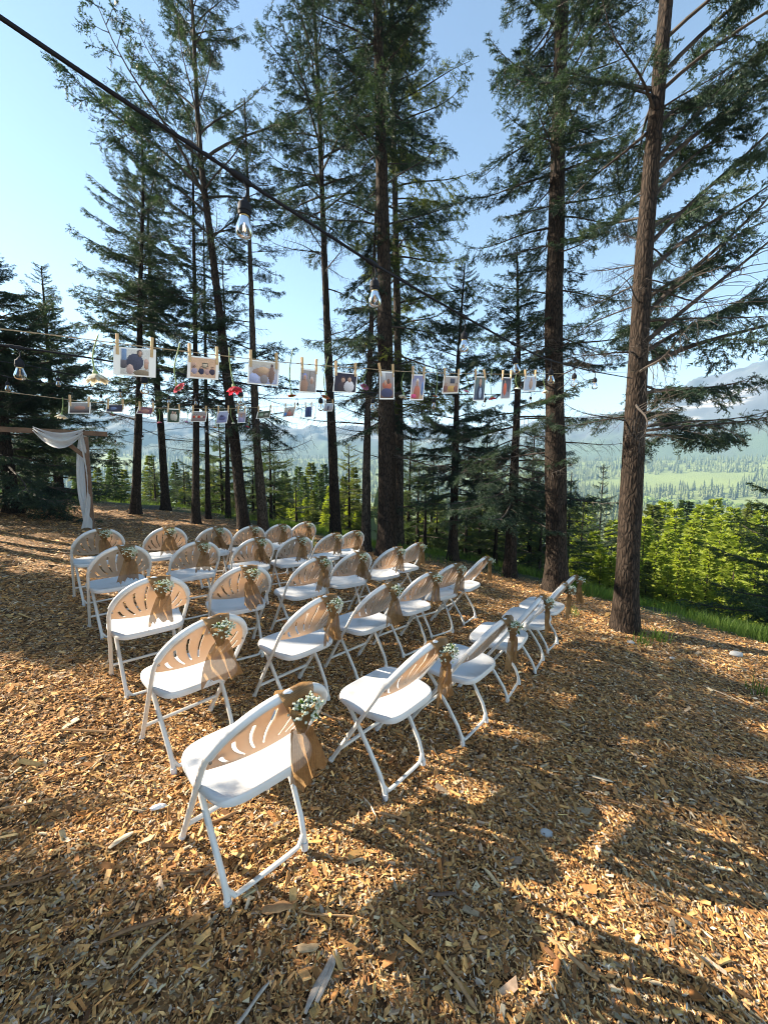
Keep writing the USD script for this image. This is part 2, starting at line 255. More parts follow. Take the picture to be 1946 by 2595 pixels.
# ---------------------------------------------------------------- conifer branches
def unit(v): return v / (np.linalg.norm(v, axis=-1, keepdims=True) + 1e-12)
def twig_blades(p0, p1, wd, rng):
    """two crossed slim blades of needles for each twig"""
    ax = unit(p1 - p0); r = unit(rng.normal(size=p0.shape)); s = unit(np.cross(ax, r)); t = np.cross(ax, s); m = p0 * 0.45 + p1 * 0.55; wd = np.broadcast_to(wd, (len(p0),))[:, None]
    v = np.stack([p0, m + s * wd, p1, m - s * wd, p0, m + t * wd, p1, m - t * wd], 1).reshape(-1, 3)
    b = np.arange(len(p0))[:, None] * 8; f = np.concatenate([b + [0, 1, 2], b + [0, 2, 3], b + [4, 5, 6], b + [4, 6, 7]], 1).reshape(-1, 3)
    return v, f
def brush_twigs(p0, p1, wd, rng, k=11):
    """needles standing round each twig"""
    n = len(p0); ax = p1 - p0; L = np.linalg.norm(ax, axis=1, keepdims=True); ax = ax / (L + 1e-9); u = np.tile((np.arange(k) + 0.3) / k, (n, 1)) + rng.normal(0, 0.03, (n, k)); r = rng.normal(size=(n, k, 3)); r = unit(r - ax[:, None] * (r * ax[:, None]).sum(-1, keepdims=True))
    b = p0[:, None] + (p1 - p0)[:, None] * u[..., None]; nl = wd[:, None, None] * rng.uniform(1.3, 2.2, (n, k, 1)); tip = b + unit(r * 0.85 + ax[:, None] * 0.7) * nl; hw = ax[:, None] * (wd[:, None, None] * 0.40)
    V = np.stack([b - hw, b + hw, tip], 2).reshape(-1, 3); return V, np.arange(len(V)).reshape(-1, 3)
def make_branch(seed, style):
    rng = np.random.default_rng(seed); L = 2.0; wood, nd = MB(), MB()
    t = np.linspace(0, 1, 9); droop = {'live': 0.30, 'hang': 0.42, 'dense': 0.16, 'dead': 0.25}[style]
    stem = np.stack([L * t, 0.10 * np.sin(t * 5 + rng.uniform(0, 6)) * t, 0.22 * t - droop * t ** 2 * L * 0.8 + 0.18 * t ** 4 * L], 1)
    wood.tube(stem, 0.021 * (1 - t) + 0.004, 5, cap=False)
    at = lambda u: np.array([np.interp(u, t, stem[:, k]) for k in range(3)])
    n = {'live': 22, 'hang': 17, 'dense': 32, 'dead': 22}[style]; t0 = {'live': 0.16, 'hang': 0.22, 'dense': 0.06, 'dead': 0.12}[style]
    P0, P1, Wd = [], [], []
    for k, u in enumerate(np.linspace(t0, 0.99, n) + rng.normal(0, 0.014, n)):
        u = min(max(u, 0.02), 0.995)
        if style in ('live', 'hang') and rng.random() < 0.14: continue
        side = 1 if k % 2 else -1; b = at(u)
        l = (0.46 * (1 - u) ** 0.7 + 0.13) * rng.uniform(0.6, 1.3) * (0.85 if style == 'dense' else 1)
        a = math.radians(rng.uniform(42, 68)); dirn = np.array([math.cos(a), side * math.sin(a), rng.uniform(-0.25, 0.2)])
        s = np.linspace(0, 1, 4); sag = {'live': 0.25, 'hang': 0.5, 'dense': 0.12, 'dead': 0.35}[style]
        sec = b + np.outer(s * l, dirn) + np.outer(-(s ** 2) * l * sag, [0, 0, 1]) + rng.normal(0, 0.012, (4, 3)) * s[:, None]
        wood.tube(sec, [0.006, 0.0045, 0.003, 0.002], 3, cap=False)
        if style == 'dead':
            for q in range(3):
                v = rng.uniform(0.3, 0.95); c = np.array([np.interp(v, s, sec[:, k2]) for k2 in range(3)]); e = c + unit(dirn + rng.normal(0, 0.6, 3)) * rng.uniform(0.08, 0.28) - [0, 0, 0.05]
                wood.tube([c, (c + e) / 2 + [0, 0, 0.02], e], [0.003, 0.0022, 0.0015], 3, cap=False)
            continue
        m = max(4, int(l / 0.034)); vv = np.sort(rng.uniform(0.15, 1.0, m)); c = np.stack([np.interp(vv, s, sec[:, k2]) for k2 in range(3)], 1); perp = unit(np.cross(dirn, [0, 0, 1])); flat = style == 'dense'
        for sd in (-1, 1):
            lt = (0.05 + 0.15 * np.sin(vv * 2.6) * rng.uniform(0.3, 1.0, m)) * (0.8 if flat else 1.0)
            dv = unit(unit(dirn) * rng.uniform(0.3, 1.0, (m, 1)) + sd * perp * rng.uniform(0.3, 1.0, (m, 1)) + np.outer(rng.uniform(-0.5, 0.25, m) if flat else rng.uniform(-1.3, 0.25, m), [0, 0, 1]) + rng.normal(0, 0.18, (m, 3)))
            e = c + dv * lt[:, None]; P0.append(c); P1.append(e); Wd.append(np.full(m, 0.0165) * rng.uniform(0.8, 1.25, m))
            k3 = lt > 0.10; g3 = unit(dv[k3] + rng.normal(0, 0.55, (k3.sum(), 3)) - [0, 0, 0.25]); q0 = c[k3] + (e - c)[k3] * rng.uniform(0.3, 0.7, (k3.sum(), 1)); P0.append(q0); P1.append(q0 + g3 * 0.075); Wd.append(np.full(k3.sum(), 0.0155))
        P0.append(c[-1:]); P1.append(c[-1:] + unit(dirn) * 0.09); Wd.append(np.array([0.017])); P0.append(c[m // 3:-1]); P1.append(c[m // 3 + 1:]); Wd.append(np.full(m - 1 - m // 3, 0.016))
    if P0:
        v, f = brush_twigs(np.vstack(P0), np.vstack(P1), np.concatenate(Wd), rng); nd.add(v, f)
    return wood, nd
BR = {s: [make_branch(100 + 7 * i + len(s), s) for i in range(c)] for s, c in (('live', 4), ('hang', 3), ('dense', 3), ('dead', 3))}
def quat(R):
    return trimesh.transformations.quaternion_from_matrix(np.block([[R, np.zeros((3, 1))], [np.zeros((1, 3)), np.ones((1, 1))]]))
BPATH = {}
def branch_proto(style, i, mt):
    key = (style, i, mt)
    if key not in BPATH:
        p = proto(f'{style}_branch'); w_, n_ = BR[style][i]; w_.build('limb_wood', 'twig_bark', p)
        if n_.v: n_.build('needles', mt, p)
        BPATH[key] = p
    return BPATH[key]
def scatter_limbs(tree, name, items, mt):
    """items: (style, variant, position, direction, roll, length)"""
    pi = UsdGeom.PointInstancer.Define(stage, place(name, tree)); keys = sorted({(s, v) for s, v, *_ in items}); idx = {k: n for n, k in enumerate(keys)}
    for n, (s, v) in enumerate(keys):
        c = UsdGeom.Xform.Define(stage, f'{pi.GetPath()}/limb_{n + 1:03d}'); c.GetPrim().GetReferences().AddInternalReference(branch_proto(s, v, mt).GetPath())
        pi.GetPrototypesRel().AddTarget(c.GetPath())
    P, O, S = [], [], []
    for s, v, p, dr, roll, l in items:
        x = unit(np.asarray(dr, float)); y = unit(np.cross([0, 0, 1], x)); z = np.cross(x, y); y, z = y * math.cos(roll) + z * math.sin(roll), z * math.cos(roll) - y * math.sin(roll)
        qn = quat(np.stack([x, y, z], 1)); P.append(Gf.Vec3f(*map(float, p))); O.append(Gf.Quath(float(qn[0]), *map(float, qn[1:]))); k = float(l) / 2.0; S.append(Gf.Vec3f(k, k, k))
    pi.CreateProtoIndicesAttr([idx[(s, v)] for s, v, *_ in items]); pi.CreatePositionsAttr(P); pi.CreateOrientationsAttr(O); pi.CreateScalesAttr(S)
    tag(pi.GetPrim(), kind='stuff')
def trunk_mesh(path, r0, rt, seed, sides=18, flare=1.6):
    p = np.asarray(path, float); s = np.concatenate([[0], np.cumsum(np.linalg.norm(np.diff(p, axis=0), axis=1))]); n = max(10, int(s[-1] / 0.16)); u = np.linspace(0, s[-1], n)
    c = np.stack([np.interp(u, s, p[:, k]) for k in range(3)], 1)
    for _ in range(8): c[1:-1] = (c[:-2] + c[2:] + 2 * c[1:-1]) / 4
    r = r0 + (rt - r0) * (u / s[-1]) ** 0.9; r *= 1 + (flare - 1) * np.exp(-(np.maximum(u - 0.25, 0) / 0.30) ** 1.1); g = np.arange(sides) * 2 * np.pi / sides
    dx, dy = np.cos(g), np.sin(g); q = np.stack([np.outer(np.ones(n), dx), np.outer(np.ones(n), dy), np.outer(u, np.ones(sides)) * 0.35], -1)
    rad = r[:, None] * (1 + (meshkit.fbm(q * 2.2 + seed * 17, 4, seed) - 0.5) * 0.34 + 0.10 * np.sin(4 * np.arctan2(dy, dx) + seed)[None] * np.exp(-np.maximum(u - 0.25, 0) / 0.22)[:, None])
    v = np.stack([c[:, :1] + rad * dx, c[:, 1:2] + rad * dy, np.repeat(c[:, 2:], sides, 1)], -1).reshape(-1, 3)
    i, j = np.meshgrid(np.arange(n - 1), np.arange(sides), indexing='ij')
    f = np.stack([i * sides + j, i * sides + (j + 1) % sides, (i + 1) * sides + (j + 1) % sides, (i + 1) * sides + j], -1).reshape(-1, 4)
    return v, f, c, r
def big_tree(name, label, base, path, r0, ztop, z0, reach, per_m=7.0, styles=('live', 'hang'), mt='needles_dark', bk='bark_brown', seed=1, low=-18, high=38, dead=0, zdead=1.0, hide=None, cat='tree', group=None, extra=()):
    """path: points up the trunk (base first); reach: (height fraction of the crown, limb length) pairs"""
    rng = np.random.default_rng(seed); path = [np.asarray(p, float) for p in path]
    if path[-1][2] < ztop - 0.05:
        dv = unit(path[-1] - path[0]); path.append(path[-1] + dv * ((ztop - path[-1][2]) / dv[2]))
    loc = path[0]; path = [path[0] - [0, 0, 0.4]] + path; t = thing(name, label, cat, loc, group=group); v, f, c, r = trunk_mesh([p - loc for p in path], r0, max(0.012, r0 * 0.10), seed)
    MB().add(v, f).build('trunk', bk, t, smooth=True)
    items, n, zb = [], 0, loc[2]; zz = z0
    fr, ln = zip(*reach); spin = rng.uniform(0, 6)
    while zz < ztop - 0.05:
        a = (zz - z0) / (ztop - z0); zz += rng.exponential(1.0 / per_m) * (1.0 - 0.45 * a); n += 1
        if zz > ztop: break
        spin += 2.4 + rng.normal(0, 0.5); a = (zz - z0) / (ztop - z0); l = np.interp(a, fr, ln) * rng.uniform(0.55, 1.2)
        dr = np.array([math.cos(spin), math.sin(spin), 0])
        if hide is not None and hide(dr, zz): continue
        e = math.radians(low + (high - low) * a + rng.normal(0, 8)); p = np.array([np.interp(zz - zb, c[:, 2], c[:, k]) for k in range(3)])
        s = styles[rng.integers(len(styles))]; items.append((s, int(rng.integers(len(BR[s]))), p, dr * math.cos(e) + [0, 0, math.sin(e)], rng.normal(0, 0.3), max(0.25, l)))
    for k in range(dead):
        zz = rng.uniform(zdead, max(z0 + 1.0, zdead + 0.5)); spin = rng.uniform(0, 6.28); e = math.radians(rng.normal(2, 14)); p = np.array([np.interp(zz - zb, c[:, 2], c[:, k2]) for k2 in range(3)])
        items.append(('dead', int(rng.integers(3)), p, np.array([math.cos(spin) * math.cos(e), math.sin(spin) * math.cos(e), math.sin(e)]), rng.normal(0, 0.6), rng.uniform(0.5, 1.6)))
    for s, zz, azd, el, l in extra:
        a_, e = math.radians(azd), math.radians(el); p = np.array([np.interp(zz - zb, c[:, 2], c[:, k2]) for k2 in range(3)])
        items.append((s, int(rng.integers(len(BR[s]))), p, np.array([math.cos(a_) * math.cos(e), math.sin(a_) * math.cos(e), math.sin(e)]), rng.normal(0, 0.2), l))
    scatter_limbs(t, 'crown', items, mt); return t
def ztip(px, py, y): return at_y(px, py, y)[2]

# ---------------------------------------------------------------- the tall conifers round the clearing
G_T = None
def px_tree(name, label, base, pts, r0, ztop, z0, reach, **kw):
    b = on_mound(*base); path = [b] + [at_y(px, py, b[1]) for px, py in pts]
    return big_tree(name, label, base, path, r0, ztop if ztop else path[-1][2], z0, reach, **kw)
px_tree('conifer', 'dense dark conifer with pointed tip and curved foot, beside the wooden arch', (292, 1110), [(300, 900), (303, 620), (310, 400), (303, 215)], 0.125, None, 3.2,
        [(0, 1.2), (0.3, 1.5), (0.6, 1.05), (0.85, 0.5), (1, 0.12)], per_m=15, styles=('live', 'dense', 'live'), seed=11, dead=10, zdead=1.9, low=-14, high=30)
px_tree('conifer', 'slim conifer trunk leaning just behind the dense pointed conifer by the arch', (358, 1100), [(350, 950), (328, 700), (318, 450), (345, 330)], 0.135, None, 3.8,
        [(0, 1.2), (0.4, 1.15), (0.8, 0.5), (1, 0.12)], per_m=11, styles=('live', 'dense'), seed=12, dead=10, zdead=2.0, low=-14, high=28)
px_tree('conifer', 'straight narrow conifer with short pointed crown, left of the leaning trunk'.replace('left of', 'standing beside'), (423, 1130), [(424, 900), (420, 600), (415, 265)], 0.105, None, 3.0,
        [(0, 1.2), (0.4, 1.15), (0.8, 0.55), (1, 0.1)], per_m=14, styles=('live', 'dense'), seed=13, dead=8, zdead=1.8)
px_tree('conifer', 'thin dark trunk half hidden behind the straight narrow conifer', (450, 1120), [(446, 900), (442, 650), (440, 480)], 0.08, None, 3.4,
        [(0, 0.9), (0.6, 0.7), (1, 0.1)], per_m=7, seed=14, dead=8, zdead=1.6)
px_tree('conifer', 'thin dark trunk behind the leaning tree, bare low down', (493, 1118), [(490, 900), (486, 700), (480, 560)], 0.08, None, 3.2,
        [(0, 1.0), (0.6, 0.7), (1, 0.1)], per_m=8, seed=15, dead=6, zdead=1.6)
px_tree('conifer', 'tall leaning conifer with long upswept limbs high above the leftover gap'.replace(' high above the leftover gap', ' and drooping foliage, bare below'), (528, 1145), [(508, 960), (488, 800), (466, 600), (440, 400), (428, 280), (415, 0)], 0.15, 13.5, 6.6,
        [(0, 2.2), (0.25, 2.7), (0.6, 2.0), (1, 0.3)], per_m=6, styles=('hang', 'live', 'hang'), seed=16, dead=16, zdead=2.0, low=22, high=48)
px_tree('conifer', 'slender grey conifer with thin see-through crown, behind the first big bulb', (570, 1150), [(552, 920), (545, 700), (538, 480), (528, 210)], 0.13, None, 2.6,
        [(0, 1.5), (0.22, 1.3), (0.45, 0.95), (0.8, 0.75), (1, 0.15)], per_m=7.5, styles=('live', 'hang'), seed=17, dead=22, zdead=1.6, low=-16, high=26, bk='bark_grey')
px_tree('conifer', 'smooth slim trunk standing alone in the gap, crown only near its top', (725, 1150), [(718, 950), (706, 700), (696, 420), (688, 200), (678, 0)], 0.15, 15.5, 7.2,
        [(0, 1.9), (0.3, 2.1), (0.7, 1.3), (1, 0.2)], per_m=6.5, styles=('hang', 'live'), seed=18, dead=26, zdead=3.2, low=10, high=40)
px_tree('conifer', 'thin pale trunk pressed close beside the thickest trunk', (790, 1190), [(792, 1000), (796, 850), (803, 680), (810, 520)], 0.115, 8.0, 3.6,
        [(0, 0.9), (0.5, 0.8), (1, 0.2)], per_m=4, seed=19, dead=14, zdead=2.0, bk='bark_grey')
px_tree('conifer', 'thickest rough-barked trunk in the middle, rising out of the picture', (836, 1200), [(836, 1000), (832, 700), (826, 400), (815, 0)], 0.22, 16.0, 2.4,
        [(0, 1.5), (0.12, 1.7), (0.35, 1.5), (0.7, 1.5), (1, 0.3)], per_m=10, styles=('live', 'hang', 'live', 'dense'), seed=20, dead=22, zdead=1.6, low=-18, high=34, hide=lambda d, z: z < 6 and d[1] < -0.5)
px_tree('conifer', 'sunlit yellow-green conifer growing close behind the thickest trunk', (862, 1175), [(862, 900), (856, 560), (850, 250), (848, 0)], 0.14, 15.0, 2.8,
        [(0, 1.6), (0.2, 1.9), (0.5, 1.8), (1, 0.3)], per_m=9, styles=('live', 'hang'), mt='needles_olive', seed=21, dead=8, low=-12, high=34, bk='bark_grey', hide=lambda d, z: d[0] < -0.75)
px_tree('conifer', 'medium pointed conifer with full crown between the thickest trunk and the photo string', (978, 1210), [(983, 1000), (988, 800), (1004, 570)], 0.12, None, 0.9,
        [(0, 1.3), (0.35, 1.2), (0.7, 0.8), (1, 0.1)], per_m=14, styles=('dense', 'live'), seed=22, dead=4, low=-12, high=28)
px_tree('conifer', 'medium dark conifer with wide drooping skirts, beside the big trunk on the slope', (1100, 1245), [(1112, 1000), (1120, 800), (1117, 540)], 0.13, None, 0.7,
        [(0, 1.6), (0.35, 1.35), (0.7, 0.85), (1, 0.1)], per_m=13, styles=('dense', 'live'), seed=23, dead=4, low=-16, high=28)
px_tree('conifer', 'big rough trunk where the bulb cord crosses, rooted at the mulch edge', (1202, 1275), [(1200, 1000), (1196, 700), (1204, 350), (1215, 0)], 0.20, 15.5, 3.2,
        [(0, 1.0), (0.15, 1.35), (0.4, 1.5), (0.7, 1.7), (1, 0.3)], per_m=10.5, styles=('live', 'hang', 'dense', 'live'), seed=24, dead=18, zdead=1.6, low=-16, high=34, hide=lambda d, z: z < 5 and d[1] < -0.6)
px_tree('conifer', 'reddish rough trunk leaning outward, long side limbs over the valley', (1350, 1362), [(1358, 1180), (1372, 900), (1388, 600), (1408, 330), (1440, 0)], 0.150, 11.5, 3.3,
        [(0, 1.2), (0.2, 1.5), (0.5, 1.6), (1, 0.3)], per_m=9, styles=('live', 'hang', 'live'), seed=25, dead=12, zdead=2.0, low=0, high=40, hide=lambda d, z: z < 5 and (d[1] < -0.35 or d[0] < -0.5),
        extra=[('live', 2.05, 5, 6, 1.7), ('live', 2.45, 18, 8, 2.0), ('hang', 2.75, -8, 22, 2.6), ('live', 2.2, 160, -8, 0.9), ('dense', 2.25, 40, 0, 1.6), ('dead', 2.0, -10, 4, 1.6), ('dead', 3.0, 0, 38, 2.6), ('dead', 3.3, 8, 42, 2.6), ('hang', 3.8, 10, 40, 2.4), ('live', 4.1, -5, 44, 2.2), ('hang', 4.6, 20, 46, 2.2), ('live', 3.3, 60, 15, 1.7), ('live', 5.0, -20, 45, 2.0), ('live', 1.95, 25, 2, 2.0), ('live', 2.55, 38, 4, 1.8), ('live', 2.9, 12, 28, 2.2), ('live', 3.5, 28, 30, 2.2), ('dense', 3.0, 50, 10, 1.6), ('live', 4.3, 35, 30, 2.0), ('live', 4.9, 5, 40, 2.4), ('live', 5.4, 30, 38, 2.2), ('live', 5.9, -5, 42, 2.2), ('hang', 5.2, 50, 30, 2.0)])
# conifers at both edges of the view
bl = np.array([-8.6, 8.9, float(gz(-8.6, 8.9))])
big_tree('conifer', 'broad bushy dark conifer cut by the picture edge behind the arch', None, [bl, bl + [-0.05, 0, 3]], 0.16, 6.3, 0.75, [(0, 2.2), (0.35, 2.1), (0.7, 1.25), (1, 0.12)], per_m=24, styles=('dense', 'live'), seed=31, low=-12, high=28)
bl = np.array([-10.6, 12.6, float(gz(-10.6, 12.6))])
big_tree('conifer', 'dark conifer behind the broad bushy one at the picture edge', None, [bl, bl + [0, 0, 3]], 0.14, 7.6, 0.9, [(0, 2.0), (0.5, 1.6), (1, 0.12)], per_m=18, styles=('dense', 'live'), seed=32, low=-12, high=28)
bl = np.array([7.9, 6.8, float(gz(7.9, 6.8))])
big_tree('conifer', 'dark layered conifer below the slope edge, past the reddish leaning trunk', None, [bl, bl + [0, 0.05, 3]], 0.13, 2.6, bl[2] + 0.5, [(0, 1.8), (0.4, 1.6), (0.8, 0.8), (1, 0.1)], per_m=18, styles=('dense',), mt='needles_mid', seed=33, low=-14, high=24)
# dark undergrowth conifers over the edge between the trunks
for k, (px, py, y, base_w, lab) in enumerate([
        (905, 1010, 11.5, 1.5, 'forked dark young conifer behind the thickest trunk'), (945, 1040, 12.5, 1.3, 'young conifer in shade between the thickest trunk and the medium pointed one'),
        (1045, 985, 10.5, 1.5, 'young dark conifer between the two medium conifers'), (1155, 1000, 10.2, 1.4, 'low dark conifer tucked behind the big rough trunk'),
        (1075, 1060, 9.6, 1.1, 'small bushy conifer in front of the medium dark conifer'), (1310, 1008, 14.0, 1.6, 'dark pointed conifer in the gap between the two big slope trunks'),
        (1262, 1075, 13.0, 1.3, 'shorter mid-green conifer beside the dark pointed one in the gap'),
        (590, 985, 14.5, 1.3, 'shaded conifer just beyond the slender grey trunk'), (640, 1040, 15.5, 1.1, 'small shaded conifer in the gap before the valley'), (460, 985, 15.5, 1.5, 'dark conifer behind the thin trunks'), (395, 1010, 16.0, 1.3, 'dark conifer between the two arch-side trunks and the narrow one'),
        (756, 960, 12.8, 1.3, 'sun-flecked conifer behind the thin pale trunk'), (1010, 1060, 10.6, 1.2, 'low bushy conifer behind the last middle-row chairs'), (1170, 1110, 9.2, 1.0, 'small dark conifer at the foot of the big rough trunk'), (920, 1110, 10.6, 1.0, 'low dark conifer at the foot of the thickest trunk'), (545, 1020, 13.5, 1.0, 'low shaded conifer between leaning and slender trunks'),
        (885, 930, 12.2, 1.5, 'dark full conifer just behind the thickest trunk'), (1058, 915, 11.8, 1.5, 'dark full conifer rising between the two medium conifers'), (1155, 925, 11.6, 1.4, 'dark conifer showing between the medium dark one and the rough trunk'), (935, 960, 13.5, 1.5, 'dark conifer filling the gap behind the medium pointed one'),
        (475, 905, 14.0, 1.5, 'dark conifer filling the gap between the straight and leaning trunks'), (582, 925, 13.2, 1.4, 'dark conifer beside the slender grey trunk, towards the gap'), (330, 985, 17.0, 1.5, 'grey-green conifer between the two arch-side trunks'), (1240, 1020, 11.5, 1.2, 'dark conifer just past the rough trunk')]):
    b = at_y(px, py, y); zb = float(gz(b[0], y)); p0 = np.array([b[0], y, zb])
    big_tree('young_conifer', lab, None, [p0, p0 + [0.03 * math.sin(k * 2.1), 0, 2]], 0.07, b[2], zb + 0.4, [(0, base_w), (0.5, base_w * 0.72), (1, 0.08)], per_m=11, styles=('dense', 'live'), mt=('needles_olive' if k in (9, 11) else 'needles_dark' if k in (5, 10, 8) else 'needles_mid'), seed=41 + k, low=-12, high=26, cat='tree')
# conifers beyond the picture's edge, towards the sun: they throw the dappled shade
SHADE = [(-7.5, 4.10, 0.19, 9.0, 5.2, 1.0, 'tall bare-stemmed conifer beside the seating, towards the sun'), (-9.0, 4.95, 0.20, 10.0, 5.8, 1.1, 'second bare-stemmed conifer behind the first one beside the seating'), (-8.0, 5.30, 0.10, 7.5, 4.2, 0.8, 'slim conifer up the bank beside the bare-stemmed pair'),
         (-11.0, 6.80, 0.17, 11.0, 5.6, 1.1, 'tall conifer up the bank past the arch'), (-10.0, 7.45, 0.13, 9.0, 4.6, 0.9, 'slimmer conifer up the bank past the arch'), (-12.5, 9.2, 0.19, 12.0, 5.5, 1.2, 'tallest conifer up the bank past the arch')]
for k, (x, y, r_, h, zc, ln, lab) in enumerate(SHADE):
    p0 = np.array([x, y, float(gz(x, y))])
    big_tree('conifer', lab, None, [p0, p0 + [0.1, 0.05, 3]], r_, h, zc, [(0, ln), (0.5, ln * 0.85), (1, 0.15)], per_m=11, styles=('live', 'dense'), seed=61 + k, dead=8, zdead=1.6)
for k, (x, y, h, lab) in enumerate([(-2.75, 1.24, 2.05, 'small dense conifer beside where the viewer stands'), (-2.95, 0.72, 2.15, 'second small dense conifer beside where the viewer stands')]):
    p0 = np.array([x, y, float(gz(x, y))]); big_tree('young_conifer', lab, None, [p0, p0 + [0.01, 0, 1]], 0.04, h, 0.42, [(0, 0.62), (0.8, 0.5), (1, 0.3)], per_m=120, styles=('dense',), seed=91 + k)
SIDE = [(-6.6, 0.55, 4.4, 1.5, 'young bushy conifer beside where the viewer stands'),
        (-8.2, 4.43, 4.3, 1.1, 'young conifer under the bare-stemmed pair'), (-8.9, 5.05, 5.2, 1.0, 'taller young conifer under the bare-stemmed pair'), (-8.5, 4.75, 4.6, 1.0, 'third young conifer under the bare-stemmed pair')]

# ---------------------------------------------------------------- young conifers down the slope, then the far forest
def whole_conifer(seed, mt, levels=42, wide=0.2, bare=0.05):
    rng = np.random.default_rng(seed); nd, wood = MB(), MB(); wood.tube([[0, 0, -0.06], [0, 0, 0.5], [0, 0, 0.99]], [0.013, 0.008, 0.001], 7)
    P0, P1, Wd = [], [], []
    for k in range(levels):
        n = rng.integers(5, 9); ph = rng.uniform(0, 6)
        for b in range(n):
            a = min(0.995, (k + rng.random() * 1.6) / levels); z = bare + (1 - bare) * a; an = ph + b * 2 * math.pi / n + rng.normal(0, 0.25); l = wide * ((1 - a) ** 0.85 + 0.03) * rng.uniform(0.45, 1.25); up = 0.55 * a - 0.18 + rng.normal(0, 0.1)
            dr = np.array([math.cos(an), math.sin(an), up]); sd = np.array([-math.sin(an), math.cos(an), 0]); m = max(3, int(l / 0.013)); u = np.linspace(0.18, 1, m)
            c = np.array([0, 0, z]) + np.outer(u * l, dr) - np.outer(u ** 2 * l * 0.22, [0, 0, 1])
            for s in (-1, 1):
                lt = 0.03 + 0.32 * l * (1 - u) * rng.uniform(0.4, 1, m); P0.append(c); P1.append(c + unit(dr * 0.7 + s * sd * rng.uniform(0.5, 0.9, (m, 1)) + np.outer(rng.uniform(-0.35, 0.3, m), [0, 0, 1])) * lt[:, None]); Wd.append(np.full(m, 0.0055))
    v, f = twig_blades(np.vstack(P0), np.vstack(P1), np.concatenate(Wd), rng); nd.add(v, f); return nd, wood
WC = []
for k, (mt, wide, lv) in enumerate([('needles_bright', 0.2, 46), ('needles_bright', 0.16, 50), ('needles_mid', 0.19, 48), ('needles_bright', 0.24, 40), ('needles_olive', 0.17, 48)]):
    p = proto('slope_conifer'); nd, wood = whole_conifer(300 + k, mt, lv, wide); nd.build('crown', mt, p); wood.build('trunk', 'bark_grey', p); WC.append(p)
for x, y, h, w_, lab in SIDE: copy_of(WC[3], 'young_conifer', lab, 'tree', (x, y, float(gz(x, y)) - 0.1), x * 7, (h * w_, h * w_, h))
rng = np.random.default_rng(7)
def slope_tree(px, py, y, kind, lab, group):
    t = at_y(px, py, y); zb = float(gz(t[0], y)) - 0.1; h = max(1.5, t[2] - zb); h = min(h, 22)
    copy_of(WC[kind], 'slope_conifer', lab, 'tree', (t[0], y, zb), rng.uniform(0, 6.3), (h * rng.uniform(0.85, 1.15), h, h), group)
ZONES = [('sunlit young conifer past the reddish trunk', 'sunlit young conifers past the reddish trunk', [
            (1395, 1118, 17, 1), (1412, 1092, 24, 4), (1438, 1085, 27, 0), (1462, 1102, 21, 1), (1482, 1085, 31, 2), (1498, 1128, 16, 0), (1520, 1092, 25, 0), (1546, 1080, 33, 1), (1560, 1118, 18, 3), (1585, 1098, 26, 0), (1604, 1130, 17, 1), (1625, 1088, 30, 4), (1650, 1105, 22, 0), (1420, 1172, 12.5, 3), (1470, 1186, 12, 0), (1535, 1180, 12.5, 1), (1590, 1195, 12, 3), (1640, 1180, 14, 0), (1445, 1150, 18, 0), (1515, 1145, 20, 1), (1575, 1155, 19, 0), (1400, 1215, 11, 4), (1445, 1225, 10.6, 0), (1500, 1235, 10.4, 3), (1560, 1240, 10.2, 0)]),
         ('bright young conifer between the slope trunks', 'bright young conifers between the slope trunks', [(1252, 1130, 15, 1), (1285, 1150, 13, 3), (1240, 1095, 22, 4), (1272, 1085, 26, 0), (1325, 1125, 17, 0), (1300, 1185, 11.5, 0), (1245, 1190, 12, 3), (1322, 1205, 11, 1)]),
         ('olive young conifer by the smooth slim trunk', 'olive young conifers in the middle gap', [(602, 1062, 21, 4), (622, 1045, 24, 4), (640, 1058, 18, 1), (656, 1030, 27, 2), (690, 1022, 22, 2), (676, 1060, 19, 4), (744, 1030, 19, 4), (765, 1010, 17, 4), (752, 1075, 15, 1), (610, 1105, 15, 3), (665, 1110, 15.5, 4), (770, 1100, 13.5, 0), (700, 1095, 16, 0), (640, 1105, 16.5, 4), (585, 1075, 18, 2), (628, 1085, 19, 0), (660, 1075, 21, 0), (712, 1050, 20, 0), (735, 1085, 17, 4), (690, 1070, 24, 2), (615, 1020, 32, 2), (645, 1010, 36, 2), (700, 1005, 38, 2), (672, 1000, 34, 4)]),
         ('sun-flecked conifer behind the shaded middle trunks', 'sun-flecked conifers behind the middle trunks', [(880, 1060, 17, 4), (915, 1085, 14.5, 0), (950, 1075, 16, 1), (1015, 1070, 14, 4), (1045, 1095, 13, 0), (1080, 1075, 15, 4), (1150, 1085, 13.5, 0), (1015, 1140, 11.6, 3), (1060, 1160, 11, 0), (1160, 1165, 10.6, 4), (930, 1150, 12.5, 3)]),
         ('pale conifer beyond the clearing past the arch', 'pale conifers seen beyond the arch', [(243, 972, 19, 2), (165, 1000, 18, 2), (180, 985, 22, 2), (210, 1010, 25, 4), (268, 1015, 26, 4), (322, 985, 22, 4), (378, 1000, 20, 2), (402, 1020, 24, 4), (455, 1030, 20, 4), (478, 1015, 24, 2), (335, 1040, 18, 4), (390, 1055, 17, 0), (120, 1010, 22, 2), (90, 1000, 20, 2), (30, 1010, 18, 2), (520, 1030, 22, 4), (560, 1040, 20, 4)])]
NUM = 'first second third fourth fifth sixth seventh eighth ninth tenth eleventh twelfth'.split()
for lab, grp, lst in ZONES:
    n_in = {}
    for px, py, y, kind in sorted(lst):
        rank = 'front' if y < 14 else 'middle' if y < 20 else 'far'; n_in[rank] = n_in.get(rank, -1) + 1
        slope_tree(px, py, y, kind, f'{lab}, {NUM[n_in[rank]]} along the {rank} rank', grp)
